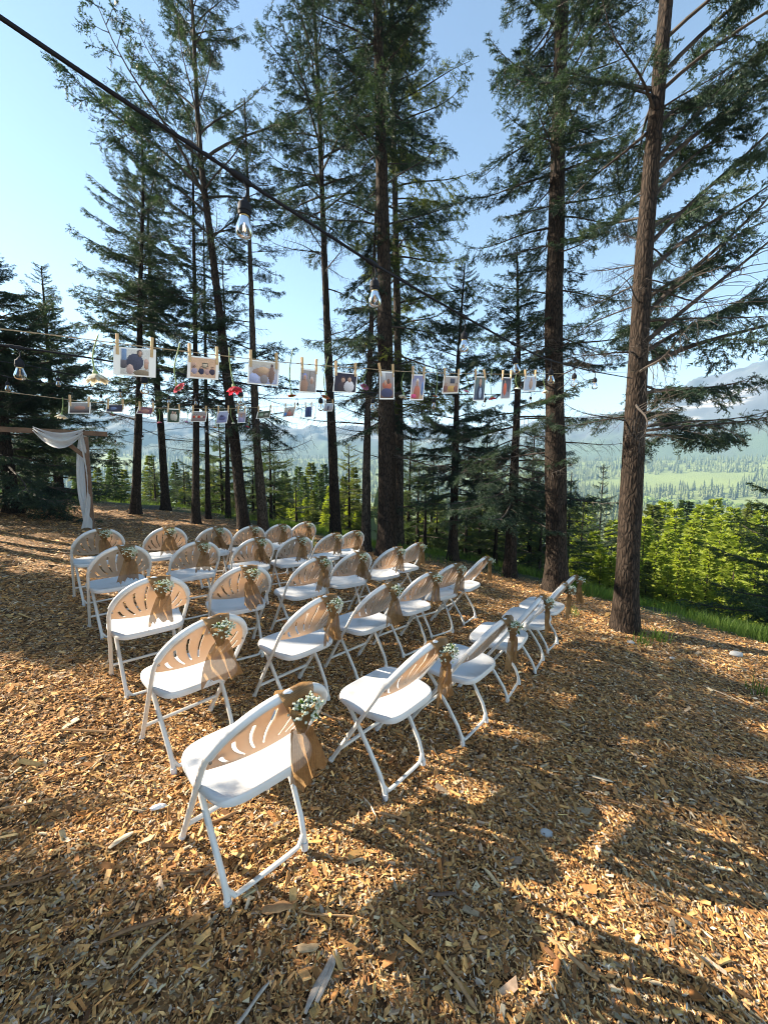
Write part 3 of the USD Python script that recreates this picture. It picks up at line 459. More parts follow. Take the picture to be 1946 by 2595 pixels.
def spiky(seed, h=1.0):
    rng = np.random.default_rng(seed); m = MB(); n = 7
    for k in range(5):
        z0, z1, r = 0.05 + 0.17 * k, 0.34 + 0.17 * k, 0.17 * (1 - k / 5.6); g = np.arange(n) * 2 * np.pi / n + rng.uniform(0, 6); rad = r * rng.uniform(0.6, 1.25, n)
        v = np.vstack([np.stack([rad * np.cos(g), rad * np.sin(g), z0 + rng.uniform(-0.03, 0.03, n)], 1), [[0, 0, min(z1, 1)]]]); j = np.arange(n); m.add(v, np.stack([j, (j + 1) % n, 0 * j + n], 1))
    return m
def round_crown(seed):
    rng = np.random.default_rng(seed); m = MB(); m.tube([[0, 0, 0], [0, 0, 0.5]], [0.03, 0.02], 5)
    for k in range(9):
        s = trimesh.creation.icosphere(1, 1.0); c = np.array([*rng.normal(0, 0.17, 2), rng.uniform(0.42, 0.82)]); v = s.vertices * rng.uniform(0.14, 0.26) * rng.uniform(0.75, 1.2, (len(s.vertices), 1)) + c; m.add(v, s.faces)
    return m
def far_forest(name, label, cat, protos, pts, sizes, mt):
    pi = UsdGeom.PointInstancer.Define(stage, place(name))
    for k, m in enumerate(protos): pi.GetPrototypesRel().AddTarget(m.build('tree_form', mt, pi).GetPath())
    r = np.random.default_rng(len(pts)); n = len(pts)
    pi.CreateProtoIndicesAttr(Vt.IntArray.FromNumpy(r.integers(0, len(protos), n).astype(np.int32))); pi.CreatePositionsAttr(Vt.Vec3fArray.FromNumpy(pts.astype(np.float32)))
    a = r.uniform(0, np.pi, n); pi.CreateOrientationsAttr([Gf.Quath(float(math.cos(x)), 0.0, 0.0, float(math.sin(x))) for x in a])
    s = np.stack([sizes * r.uniform(0.8, 1.25, n), sizes * r.uniform(0.8, 1.25, n), sizes], 1); pi.CreateScalesAttr(Vt.Vec3fArray.FromNumpy(s.astype(np.float32)))
    return tag(pi.GetPrim(), label, cat, kind='stuff')
rf = np.random.default_rng(77)
def wedge(n, r0, r1, half, p=2.0):
    r = (rf.uniform(0, 1, n) * (r1 ** p - r0 ** p) + r0 ** p) ** (1 / p); a = rf.uniform(-half, half, n); return r * np.sin(a), r * np.cos(a)
fx, fy = wedge(15000, 55, 1330, math.radians(56), 1.25)
keep = meshkit.fbm(np.stack([fx, fy, 0 * fx], -1) / 220, 3, 51) > 0.33
mead = (np.hypot(fx - 400, (fy - 480) * 1.6) < 150) | (np.hypot(fx - 560, (fy - 760) * 2.2) < 170); keep &= ~mead
fx, fy = fx[keep], fy[keep]; P = np.stack([fx, fy, gz(fx, fy) - 0.3], 1)
far_forest('forest', 'hazy conifer forest filling the valley floor and far slope', 'forest', [spiky(s) for s in (1, 2, 3, 4)], P, rf.uniform(9, 19, len(P)), 'needles_far')
fx, fy = wedge(300, 520, 620, math.radians(45)); k = (fx > 180); fx, fy = fx[k], fy[k]
far_forest('leafy_woods', 'bright leafy trees in a band along the valley meadow', 'woods', [round_crown(s) for s in (1, 2, 3)], np.stack([fx, fy, gz(fx, fy) - 0.5], 1), rf.uniform(10, 16, len(fx)), 'leaves_far')

# ---------------------------------------------------------------- the mulch: wood chips lying on the mound
rc = np.random.default_rng(5)
PAL = np.array([(0.46, 0.26, 0.10), (0.34, 0.17, 0.06), (0.54, 0.35, 0.16), (0.24, 0.115, 0.042), (0.34, 0.27, 0.20), (0.12, 0.065, 0.032), (0.56, 0.46, 0.33), (0.38, 0.20, 0.08)])
PW = np.array([0.22, 0.16, 0.19, 0.11, 0.11, 0.06, 0.06, 0.09])
def chips(x, y, L, Wd, T, lift, tilt):
    n = len(x); z = gz(x, y); e = 0.02; nx, ny = (gz(x - e, y) - gz(x + e, y)) / (2 * e), (gz(x, y - e) - gz(x, y + e)) / (2 * e)
    up = unit(np.stack([nx + rc.normal(0, tilt, n), ny + rc.normal(0, tilt, n), np.ones(n)], 1)); a = rc.uniform(0, 2 * np.pi, n); d0 = np.stack([np.cos(a), np.sin(a), 0 * a], 1)
    u = unit(d0 - up * (d0 * up).sum(1, keepdims=True)); v = np.cross(up, u)
    j = lambda lo, hi: rc.uniform(lo, hi, n)
    cu = np.stack([-j(.8, 1.15), j(.55, 1.1), j(.8, 1.15), -j(.5, 1.1)], 1) * (L / 2)[:, None]; cv = np.stack([-j(.2, 1), -j(.5, 1.1), j(.1, 1), j(.5, 1.1)], 1) * (Wd / 2)[:, None]
    c = np.stack([x, y, z + lift], 1)[:, None, :]; base = c + cu[..., None] * u[:, None] + cv[..., None] * v[:, None]
    top = base * 1.0 + (up * (T / 2)[:, None])[:, None]; bot = c + (base - c) * 0.98 - (up * (T / 2)[:, None])[:, None]
    V = np.concatenate([top, bot], 1).reshape(-1, 3); b = np.arange(n)[:, None] * 8
    f = np.array([[0, 1, 2], [0, 2, 3], [0, 4, 5], [0, 5, 1], [1, 5, 6], [1, 6, 2], [2, 6, 7], [2, 7, 3], [3, 7, 4], [3, 4, 0]])
    Fc = (b[:, None] + f[None]).reshape(-1, 3)
    col = PAL[rc.choice(len(PAL), n, p=PW / PW.sum())] * rc.uniform(0.6, 1.4, (n, 1)) * [1.10, 1.04, 0.90] * rc.uniform(0.94, 1.06, (n, 3))
    return V, Fc, np.repeat(col, 8, 0)
def sector(n, r0, r1, half=math.radians(60)):
    r = np.sqrt(rc.uniform(r0 * r0, r1 * r1, n)); a = rc.uniform(-half, half, n); x, y = r * np.sin(a), r * np.cos(a)
    d = (y - crest(x)) * 0.86 + (meshkit.fbm(np.stack([x, y, 0 * x], -1) * 1.1, 3, 21) - 0.5) * 1.6; k = d + rc.uniform(-0.4, 0.6, n) < -0.5; return x[k], y[k]
mc = MB()
for n, r0, r1, l0, sg in ((34000, 0.75, 2.0, 0.0125, 0.68), (42000, 2.0, 3.6, 0.0155, 0.62), (36000, 3.6, 6.2, 0.024, 0.5), (20000, 6.2, 10, 0.038, 0.45), (9000, 10, 14.5, 0.06, 0.4)):
    x, y = sector(n, r0, r1); m = len(x); L = np.clip(l0 * np.exp(rc.normal(0, sg, m)), 0.008, 0.14); Wd = np.clip(L * rc.uniform(0.10, 0.5, m), 0.0022, 0.035 if r1 < 7 else 0.06)
    mc.add(*chips(x, y, L, Wd, rc.uniform(0.002, 0.006, m), rc.uniform(-0.002, 0.012, m), 0.38))
for n, r0, r1, l0 in ((60000, 0.75, 2.2, 0.011), (60000, 2.2, 4.4, 0.016), (30000, 4.4, 8.0, 0.026)):
    x, y = sector(n, r0, r1); m = len(x); L = l0 * np.exp(rc.normal(0, 0.5, m)); wd = L * rc.uniform(0.05, 0.22, m); a = rc.uniform(0, 2 * np.pi, m); p = np.stack([x, y, gz(x, y) + rc.uniform(0.002, 0.013, m)], 1); u = np.stack([np.cos(a), np.sin(a), rc.normal(0, 0.28, m)], 1); v = np.stack([-np.sin(a), np.cos(a), rc.normal(0, 0.4, m)], 1)
    V = np.stack([p - u * L[:, None] / 2, p + v * wd[:, None], p + u * L[:, None] / 2, p - v * wd[:, None]], 1).reshape(-1, 3); bq = np.arange(m)[:, None] * 4
    mc.add(V, (bq[:, None] + np.array([[0, 1, 2], [0, 2, 3]])[None]).reshape(-1, 3), np.repeat(PAL[rc.choice(len(PAL), m, p=PW / PW.sum())] * rc.uniform(0.6, 1.6, (m, 1)), 4, 0))
mc.build('wood_chip_mulch', 'chip_wood', label='orange-brown wood chip mulch covering the whole clearing', cat='mulch', kind='stuff')
def stick(px, py, ang, L, r, col, name, lab, cat, flat=False, seed=0):
    L, r = L * 0.68, r * (0.72 if flat else 0.55)
    """a piece of wood lying at a point of the ground"""
    g_ = on_mound(px, py); r_ = np.random.default_rng(seed); a = math.radians(ang); s = np.linspace(-0.5, 0.5, 7); p = np.stack([np.cos(a) * s * L, np.sin(a) * s * L, 0 * s], 1)
    p += np.outer(np.sin(s * 5 + seed) * L * 0.03, [-math.sin(a), math.cos(a), 0]); w = np.array([g_[0], g_[1], 0]) + p; w[:, 2] = gz(w[:, 0], w[:, 1]) + 0.012 + r * (0.4 if flat else 0.8); w -= [g_[0], g_[1], g_[2]]
    m = MB(); pr = r * np.array([0.55, 0.9, 1.0, 0.95, 1.0, 0.85, 0.4]) * r_.uniform(0.85, 1.15, 7); m.tube(w, pr, 7)
    v, f = m.arrays(); v = v + r_.normal(0, r * 0.08, v.shape)
    if flat: c = np.interp(v[:, 0] * math.cos(a) + v[:, 1] * math.sin(a), p[:, 0] * math.cos(a) + p[:, 1] * math.sin(a), w[:, 2]); v[:, 2] = c + (v[:, 2] - c) * 0.35
    o = MB().add(v, f, np.array(col) * 1.0); x = thing(name, lab, cat, g_); o.build('wood', 'chip_wood', x, smooth=True)
    if not flat and L > 0.2:
        q = w[4]; MB().tube([q, q + [0.03 * math.sin(a), 0.03 * math.cos(a), 0.015]], [r * 0.5, r * 0.2], 5, c=np.array(col) * 0.8).build('twig_stub', 'chip_wood', x)
TAN, PALE, GREY, BRN = (0.42, 0.25, 0.12), (0.60, 0.47, 0.32), (0.36, 0.31, 0.26), (0.20, 0.11, 0.055)
for k, a in enumerate([
        (720, 1990, -3, 0.34, 0.006, TAN, 'stick', 'long thin tan stick lying behind the front chair of the back row', 'stick'),
        (600, 1974, 8, 0.15, 0.024, (0.40, 0.22, 0.10), 'wood_slab', 'thick split wood slab by the rear foot of the closest chair'.replace('closest', 'first back-row'), 'wood slab', True),
        (262, 1818, 62, 0.13, 0.017, PALE, 'wood_splinter', 'pale split wood splinter lying in the sun beside the first back-row chair', 'wood splinter', True),
        (690, 2135, 70, 0.22, 0.014, GREY, 'wood_splinter', 'long grey weathered splinter in the shade at the bottom', 'wood splinter', True),
        (708, 2120, 74, 0.20, 0.012, GREY, 'wood_splinter', 'grey splinter lying against the long weathered one', 'wood splinter', True),
        (665, 2060, 8, 0.10, 0.018, (0.33, 0.24, 0.14), 'wood_chunk', 'square brown wood chunk in the shade', 'wood chunk', True),
        (955, 1938, 3, 0.16, 0.011, (0.12, 0.08, 0.06), 'stick', 'dark short stick below the rounded chair shadow', 'stick'),
        (845, 1765, -14, 0.22, 0.010, (0.38, 0.22, 0.11), 'stick', 'brown stick by the foot of the second back-row chair', 'stick'),
        (800, 1745, -60, 0.2, 0.007, PALE, 'stick', 'pale peeled twig beside the second back-row chair foot', 'stick'),
        (290, 2015, 30, 0.3, 0.011, BRN, 'stick', 'brown twig in the big shadow', 'stick'),
        (60, 1905, 28, 0.3, 0.008, BRN, 'stick', 'dark thin stick in shadow by the picture edge', 'stick'),
        (60, 1745, 24, 0.3, 0.008, TAN, 'stick', 'thin stick lying in the sunlit chips at the picture edge', 'stick'),
        (1300, 1690, -25, 0.16, 0.014, PALE, 'wood_splinter', 'light splinter in the sunny patch beyond the chair shadows', 'wood splinter', True),
        (1345, 1745, -16, 0.24, 0.009, BRN, 'stick', 'brown stick across the sunny patch', 'stick'),
        (1560, 1500, -55, 0.4, 0.007, PALE, 'stick', 'pale long stick pointing to the slope edge', 'stick'),
        (1640, 1700, -25, 0.2, 0.015, PALE, 'wood_splinter', 'pale splinter near the picture edge in half shade', 'wood splinter', True),
        (1235, 2080, -40, 0.24, 0.012, TAN, 'wood_splinter', 'tan splinter in the lower sunny patch', 'wood splinter', True),
        (420, 1885, 18, 0.24, 0.008, BRN, 'stick', 'thin brown twig along the shadow edge beside the first chair', 'stick'),
        (480, 1770, 30, 0.2, 0.012, (0.3, 0.17, 0.08), 'stick', 'brown stick between the feet of the first back-row chair', 'stick'),
        (545, 2180, 55, 0.18, 0.010, GREY, 'stick', 'grey stick at the bottom edge in shade', 'stick'),
        (330, 2060, 60, 0.2, 0.009, (0.33, 0.24, 0.15), 'stick', 'tan twig standing out in the big shadow', 'stick'),
        (995, 2150, -50, 0.2, 0.010, TAN, 'stick', 'tan stick near the bottom middle', 'stick'),
        (180, 1590, 18, 0.42, 0.012, TAN, 'stick', 'long board-like stick in the sun beside the second row', 'stick'),
        ]): stick(*a, seed=k)
g_ = on_mound(343, 1745); sc = trimesh.creation.icosphere(3, 1.0); v = sc.vertices * [0.032, 0.012, 0.010]; v = v * (1 + (meshkit.fbm(sc.vertices * 2.2, 3, 2) - 0.5) * 0.9)[:, None]
aa = math.radians(22); v = v @ np.array([[math.cos(aa), math.sin(aa), 0], [-math.sin(aa), math.cos(aa), 0], [0, 0, 1]])
x = thing('paper_scrap', 'crumpled white paper scrap on the sunlit chips beside the first chair', 'paper scrap', g_ + [0, 0, 0.02]); MB().add(v, sc.faces).build('crumpled_paper', 'paper_scrap', x, smooth=True)
for k, (px, py, s, lab) in enumerate([(1362, 1392, 0.045, 'pale stone at the foot of the reddish trunk'), (1452, 1425, 0.03, 'small pale stone near the grass tuft'), (1590, 1418, 0.07, 'flat grey stone by the slope edge'), (1180, 1800, 0.028, 'small grey pebble in the chair shadow')]):
    g_ = on_mound(px, py); sc = trimesh.creation.icosphere(2, 1.0); v = sc.vertices * [s, s * 0.75, s * 0.45] * (1 + (meshkit.fbm(sc.vertices * 1.7 + k, 3, 4) - 0.5) * 0.6)[:, None]
    x = thing('stone', lab, 'stone', g_ + [0, 0, s * 0.2]); MB().add(v, sc.faces).build('stone_body', 'stone_pale', x, smooth=True)

# ---------------------------------------------------------------- grass at the slope edge
def blades(x, y, h, wd, seed, lean=0.45):
    r = np.random.default_rng(seed); n = len(x); z = gz(x, y) - 0.01; a = r.uniform(0, 2 * np.pi, n); sd = np.stack([np.cos(a), np.sin(a), 0 * a], 1) * wd[:, None]; b = r.uniform(0, 2 * np.pi, n); ln = np.stack([np.cos(b), np.sin(b), 0 * b], 1) * (h * r.uniform(0.1, 1, n) * lean)[:, None]
    p0 = np.stack([x, y, z], 1); p1 = p0 + ln * 0.3 + np.outer(h * 0.6, [0, 0, 1]); p2 = p0 + ln + np.outer(h * 0.95, [0, 0, 1])
    V = np.stack([p0 - sd, p0 + sd, p1 + sd * 0.8, p1 - sd * 0.8, p2], 1).reshape(-1, 3); bb = np.arange(n)[:, None] * 5
    return V, (bb[:, None] + np.array([[0, 1, 2], [0, 2, 3], [3, 2, 4]])[None]).reshape(-1, 3)
rg = np.random.default_rng(9)
def grass_band(n, x0, x1, d0, d1):
    x = rg.uniform(x0, x1, n); d = rg.uniform(d0, d1, n); y = crest(x) + d / 0.86; k = meshkit.fbm(np.stack([x, y, 0 * x], -1) * 1.6, 3, 61) + rg.normal(0, 0.08, n) > 0.47 - 0.1 * np.clip(d, -1, 1); return x[k], y[k]
gb = MB()
for n, x0, x1, d0, d1, h0 in ((26000, 2.5, 8.5, -0.55, 2.2, 0.17), (18000, -3.5, 2.5, -0.7, 2.5, 0.16), (9000, -16, -3.5, -0.6, 3.0, 0.15)):
    x, y = grass_band(n, x0, x1, d0, d1); gb.add(*blades(x, y, h0 * rg.uniform(0.4, 1.5, len(x)), np.full(len(x), 0.0035), 3))
gb.build('grass', 'grass_blades', label='green grass growing along the edge of the mulch and down the slope', cat='grass', kind='stuff')
for k, (px, py, n, h, lab) in enumerate([(1420, 1385, 60, 0.20, 'bright grass tuft in the mulch beside the reddish trunk'), (1390, 1395, 34, 0.16, 'small grass tuft at the foot of the reddish trunk'), (1650, 1500, 26, 0.16, 'lone grass tuft at the picture edge'), (1095, 1245, 60, 0.2, 'grass clump behind the chairs near the medium dark conifer'), (1270, 1290, 70, 0.24, 'tall grass clump behind the big rough trunk'),
        (672, 1180, 60, 0.22, 'grass clump behind the last chairs of the front rows'), (1240, 1330, 24, 0.14, 'sparse grass tuft between the last chair and the trunk')]):
    g_ = on_mound(px, py); x = g_[0] + rg.normal(0, 0.06, n); y = g_[1] + rg.normal(0, 0.05, n); V, f = blades(x, y, h * rg.uniform(0.5, 1.4, n), np.full(n, 0.004), 70 + k, 0.8)
    t = thing('grass_tuft', lab, 'grass tuft', g_); MB().add(V - g_, f).build('blade_tuft', 'grass_blades', t)

# ---------------------------------------------------------------- chairs
YF, YR, YB, HT = 0.200, -0.186, -0.344, 0.80
def ytube(z): return YF + (YB - YF) * z / HT
def chair_proto():
    p = proto('folding_chair'); zb = 0.57; a = np.linspace(np.pi, 0, 25)
    arch = np.stack([0.222 * np.cos(a), ytube(zb + (HT - zb) * np.sin(a)), zb + (HT - zb) * np.sin(a)], 1)
    left = np.stack([np.interp(np.linspace(0, 1, 7)[:-1], [0, 1], [-0.192, -0.222]), ytube(np.linspace(0.03, zb, 7)[:-1]), np.linspace(0.03, zb, 7)[:-1]], 1)
    MB().tube(np.vstack([left, arch, (left * [-1, 1, 1])[::-1]]), 0.0115, 10).build('front_frame', 'white_enamel', p, smooth=40)
    MB().tube(arch[2:-2] + [0, -0.004, 0.003], 0.0165, 10).build('top_rim', 'white_plastic', p, smooth=40)
    for s in (-1, 1):
        leg = np.array([[s * 0.172, 0.10, 0.425], [s * 0.170, 0.03, 0.35], [s * 0.166, -0.085, 0.21], [s * 0.161, -0.152, 0.115], [s * 0.157, -0.178, 0.055], [s * 0.156, YR, 0.012]])
        MB().tube(leg, 0.0115, 10).build('rear_leg', 'white_enamel', p, smooth=40)
        MB().tube([[s * 0.1565, YR + 0.001, 0.03], [s * 0.156, YR - 0.001, -0.002]], 0.0145, 10).build('foot_cap', 'white_plastic', p, smooth=40)
        MB().tube([[s * 0.1935, ytube(0.035), 0.035], [s * 0.192, ytube(0.0), -0.002]], 0.0145, 10).build('foot_cap', 'white_plastic', p, smooth=40)
        MB().box([s * 0.187, 0.04, 0.418], [0.012, 0.17, 0.022]).build('seat_hinge', 'wire_steel', p)
    b = np.linspace(0, 1, 9); MB().tube(np.stack([np.interp(b, [0, .06, .14, .86, .94, 1], [-0.157, -0.150, -0.125, 0.125, 0.150, 0.157]), np.interp(b, [0, .14, .86, 1], [-0.176, -0.183, -0.183, -0.176]), np.interp(b, [0, .06, .14, .86, .94, 1], [0.065, 0.035, 0.022, 0.022, 0.035, 0.065])], 1), 0.0095, 8).build('floor_bar', 'white_enamel', p, smooth=40)
    MB().tube([[-0.197, ytube(0.13), 0.13], [0.197, ytube(0.13), 0.13]], 0.0095, 8).build('front_stretcher', 'white_enamel', p, smooth=40)
    MB().tube([[-0.166, 0.06, 0.385], [0.166, 0.06, 0.385]], 0.008, 8).build('under_brace', 'white_enamel', p, smooth=40)
    # seat: a rounded slab with a rolled edge and a shallow dish
    th = np.linspace(0, 2 * np.pi, 64, endpoint=False)
    def ring(k, z):
        c, s = np.cos(th), np.sin(th); e = 0.42; x = np.sign(c) * np.abs(c) ** e * 0.212; y = np.sign(s) * np.abs(s) ** e * 0.195; x = x * (1 - 0.10 * (y < 0) * np.abs(y / 0.195)) * (1 + 0.03 * (y > 0))
        return np.stack([x * k, -0.055 + y * k, z + 0.0 * x], 1)
    rows = [ring(0.955, 0.414), ring(0.985, 0.416), ring(1.0, 0.426), ring(1.0, 0.438), ring(0.985, 0.4475), ring(0.955, 0.4505), ring(0.88, 0.4495), ring(0.6, 0.4455), ring(0.3, 0.4425)]
    m = MB(); v = np.vstack(rows + [[[0, -0.055, 0.442]], [[0, -0.055, 0.414]]]); n = len(rows); i, j = np.meshgrid(np.arange(n - 1), np.arange(64), indexing='ij')
    q = np.stack([i * 64 + j, i * 64 + (j + 1) % 64, (i + 1) * 64 + (j + 1) % 64, (i + 1) * 64 + j], -1).reshape(-1, 4); f = np.vstack([q[:, [0, 1, 2]], q[:, [0, 2, 3]]]); jj = np.arange(64)
    f = np.vstack([f, np.stack([(n - 1) * 64 + jj, (n - 1) * 64 + (jj + 1) % 64, 0 * jj + n * 64], 1), np.stack([(jj + 1) % 64, jj, 0 * jj + n * 64 + 1], 1)]); m.add(v, f).build('seat', 'white_plastic', p, smooth=50)
    # back panel: a fan with eight slots, curved in depth
    g = np.linspace(np.pi, 0, 40); top = [(0.217 * math.cos(t), 0.565 + 0.229 * math.sin(t)) for t in g]; low = [(x, 0.548 - 0.020 * (1 - (x / 0.2) ** 2) - 0.0 * x) for x in np.linspace(0.205, -0.205, 14)]
    pan = Polygon(top + low); fan = (0, 0.46)
    slots = []
    for t in np.radians([147, 131, 116, 101, 79, 64, 49, 33]):
        r0 = 0.118 + 0.02 * abs(math.cos(t)); r1 = next(r_ for r_ in np.arange(0.4, 0.1, -0.002) if (fan[0] + r_ * math.cos(t)) ** 2 / 0.217 ** 2 + (max(0, fan[1] + r_ * math.sin(t) - 0.565)) ** 2 / 0.229 ** 2 < 1) - 0.036; u = np.linspace(0, 1, 6); bend = np.radians(7) * (1 if t > np.pi / 2 else -1)
        pts = [(fan[0] + (r0 + (r1 - r0) * k) * math.cos(t - bend * k * k + bend * 0.4), fan[1] + 0.005 + (r0 + (r1 - r0) * k) * math.sin(t - bend * k * k + bend * 0.4)) for k in u]
        l = LineString(pts); slots.append(unary_union([Point(p_).buffer(0.0042 + 0.0030 * k) for p_, k in zip(pts, u)] + [LineString(pts[i:i + 2]).buffer(0.0042 + 0.0030 * u[i]) for i in range(5)]))
    pan = pan.difference(unary_union(slots).intersection(pan.buffer(-0.014)))
    pm = trimesh.creation.extrude_polygon(pan, 0.006, engine='earcut'); v_, f_ = trimesh.remesh.subdivide_to_size(pm.vertices, pm.faces, 0.03)
    X_, Z_, D_ = v_[:, 0], v_[:, 1], v_[:, 2]; v2 = np.stack([X_, ytube(Z_) - 0.028 * (1 - (X_ / 0.22) ** 2) * np.clip((HT - Z_) / 0.08, 0, 1) + D_ - 0.003, Z_], 1)
    MB().add(v2, f_[:, ::-1]).build('backrest', 'back_plastic', p, smooth=35)
    for s in (-1, 1):
        MB().lathe([[0.0, 0.004], [0.005, 0.003], [0.006, 0]], (s * 0.207, ytube(0.6) - 0.012, 0.6), 8, R=[[1, 0, 0], [0, 0, -1], [0, 1, 0]]).build('rivet', 'wire_steel', p)
    return p
CHAIR = chair_proto()
def sash_proto(seed, flare, spread, length, offx):
    """burlap strip wrapped over the chair top, gathered in a knot, its tail hanging behind the chair"""
    r = np.random.default_rng(seed); p = proto('burlap_sash'); nu, nv = 13, 26; u = np.linspace(-1, 1, nu); rows = []
    zt = 0.565 + 0.229 * math.sqrt(max(0, 1 - (offx / 0.217) ** 2)) + 0.004; yt = ytube(zt)
    # wrap: over the top rim, front to back
    for k, (dy, dz, w) in enumerate([(0.028, -0.075, 0.05), (0.027, -0.03, 0.058), (0.022, 0.0, 0.062), (0.008, 0.019, 0.064), (-0.010, 0.021, 0.064), (-0.026, 0.008, 0.060), (-0.036, -0.022, 0.052), (-0.042, -0.05, 0.040)]):
        rows.append(np.stack([offx + u * w, yt + dy + 0.002 * np.sin(u * 7 + k), zt + dz + 0.004 * np.sin(u * 5 + k * 2) - 0.10 * (u * w) ** 2 - (offx / 0.217 * 0.6) * u * w], 1))
    m = MB(); v = np.vstack(rows); n = len(rows); i, j = np.meshgrid(np.arange(n - 1), np.arange(nu - 1), indexing='ij'); q = np.stack([i * nu + j, i * nu + j + 1, (i + 1) * nu + j + 1, (i + 1) * nu + j], -1).reshape(-1, 4)
    m.add(v, q).build('wrap', 'burlap', p, smooth=True)
    # pocket: a gathered cup that holds the flowers
    th = np.linspace(0, 2 * np.pi, 22, endpoint=False); cup = []
    for k, (rad, z, dy) in enumerate([(0.016, -0.115, -0.046), (0.022, -0.09, -0.050), (0.036, -0.06, -0.056), (0.046, -0.03, -0.060), (0.050, -0.012, -0.060), (0.044, -0.014, -0.060)]):
        cup.append(np.stack([offx + rad * np.cos(th) * (1 + 0.08 * np.sin(5 * th + seed)), yt + dy + 0.6 * rad * np.sin(th), zt + z + 0.006 * np.sin(3 * th + seed) * (k > 1)], 1))
    n = len(cup); i, j = np.meshgrid(np.arange(n - 1), np.arange(22), indexing='ij'); q = np.stack([i * 22 + j, i * 22 + (j + 1) % 22, (i + 1) * 22 + (j + 1) % 22, (i + 1) * 22 + j], -1).reshape(-1, 4)
    MB().add(np.vstack(cup), q).build('knot', 'burlap', p, smooth=True)
    tails = [(0.0, 1.0)] if not spread else [(-spread, 0.8), (spread, 1.0)]
    for ti, (sx_, lk) in enumerate(tails):
        s = np.linspace(0, 1, nv); rows = []
        for k in range(nv):
            w = 0.034 + (flare - 0.034) * s[k] ** 0.7 * (0.75 if spread else 1); drop = length * lk * s[k]
            fold = 0.012 * (1 - 0.3 * s[k]) * np.sin(u * 6.5 + seed + 1.2 * s[k]) + 0.006 * np.sin(u * 13 + seed * 2)
            rag = (r.uniform(-0.022, 0.016, nu) if k == nv - 1 else 0)
            rows.append(np.stack([offx + sx_ * s[k] * 0.12 + u * w + 0.012 * math.sin(3 * s[k] + seed), yt - 0.052 - 0.012 * ti + fold - 0.010 * s[k], zt - 0.095 - drop + rag + 0.014 * s[k] * np.sin(u * 3 + seed)], 1))
        i, j = np.meshgrid(np.arange(nv - 1), np.arange(nu - 1), indexing='ij'); q = np.stack([i * nu + j, i * nu + j + 1, (i + 1) * nu + j + 1, (i + 1) * nu + j], -1).reshape(-1, 4)
        MB().add(np.vstack(rows), q).build('tail', 'burlap', p, smooth=True)
        fr = MB(); e = rows[-1]
        for k in range(16):
            b = e[r.integers(nu)] + r.normal(0, 0.003, 3); fr.tube([b, b + [r.normal(0, 0.006), r.normal(0, 0.003), -r.uniform(0.006, 0.022)]], 0.0006, 3)
        fr.build('frayed_threads', 'burlap', p, kind='stuff')
    return p
SASH = [sash_proto(1, 0.078, 0, 0.165, 0.02), sash_proto(2, 0.068, 0, 0.15, 0.025), sash_proto(3, 0.102, 0.0, 0.18, 0.01), sash_proto(4, 0.064, 0.30, 0.16, 0.02), sash_proto(5, 0.070, 0.0, 0.185, 0.025)]
def posy_proto(seed):
    r = np.random.default_rng(seed); p = proto('flower_posy'); fl, st = MB(), MB(); zt = 0.565 + 0.229 + 0.0; yt = ytube(zt)
    c0 = np.array([0, yt - 0.062, zt - 0.03]); ic = trimesh.creation.icosphere(1, 1.0)
    for k in range(150):
        d_ = unit(r.normal(size=3) * [1.25, 0.8, 0.75] + [0, -0.15, 0.55]); h = r.uniform(0.030, 0.056) * (1.15 if r.random() < 0.12 else 1); c = c0 + d_ * h * [1.05, 0.8, 0.85]
        fl.add(ic.vertices * r.uniform(0.0028, 0.0050) * r.uniform(0.8, 1.2, (len(ic.vertices), 1)) + c, ic.faces)
        if k % 2 == 0: st.tube([c0 - [0, 0, 0.03], c0 + d_ * h * 0.5, c], 0.0007, 3)
    fl.build('blossoms', 'tiny_petals', p); st.build('stems', 'flower_stem', p)
    lf = MB()
    for k in range(14):
        d_ = unit(r.normal(size=3) + [0, 0, 0.3]); v, f = twig_blades(c0[None], (c0 + d_ * 0.055)[None], 0.006, r); lf.add(v, f)
    lf.build('leaflets', 'grass_blades', p); return p
POSY = [posy_proto(s) for s in (1, 2, 3)]
CH = [(-0.547, 1.437, 0.77), (-0.010, 1.985, 0.833), (0.465, 2.452, 0.845), (0.881, 2.977, 0.97), (1.285, 3.478, 0.97), (1.644, 4.002, 0.86),
      (-1.067, 2.021, 0.826), (-0.614, 2.53, 0.832), (-0.203, 3.039, 0.79), (0.182, 3.598, 0.734), (0.524, 4.087, 0.62), (0.889, 4.551, 0.90),
      (-1.629, 2.56, 0.731), (-1.22, 3.098, 0.60), (-0.823, 3.643, 0.775), (-0.451, 4.157, 0.60), (-0.069, 4.655, 0.66), (0.206, 5.181, 0.76),
      (-2.363, 3.34, 0.78), (-1.975, 3.873, 0.702), (-1.563, 4.374, 0.64), (-1.216, 4.877, 0.60), (-0.888, 5.386, 0.70), (-0.622, 5.887, 0.62),
      (-3.102, 4.096, 0.78), (-2.659, 4.57, 0.705), (-2.291, 5.025, 0.65), (-1.997, 5.481, 0.62), (-1.72, 5.935, 0.61), (-1.434, 6.381, 0.59)]
ROWS = ['back row', 'fourth row from the arch', 'middle row', 'second row from the arch', 'front row by the arch']
NTH = ['first', 'second', 'third', 'fourth', 'fifth', 'last']
SK = [4, 1, 0, 1, 0, 3, 2, 1, 2, 1, 0, 1, 1, 4, 0, 3, 1, 0, 0, 1, 3, 0, 1, 0, 4, 2, 3, 1, 0, 1]
LOOK = {0: 'straight tan burlap sash', 1: 'narrow tan burlap sash', 2: 'wide spread burlap sash', 3: 'split-tailed burlap sash', 4: 'long tan burlap sash'}
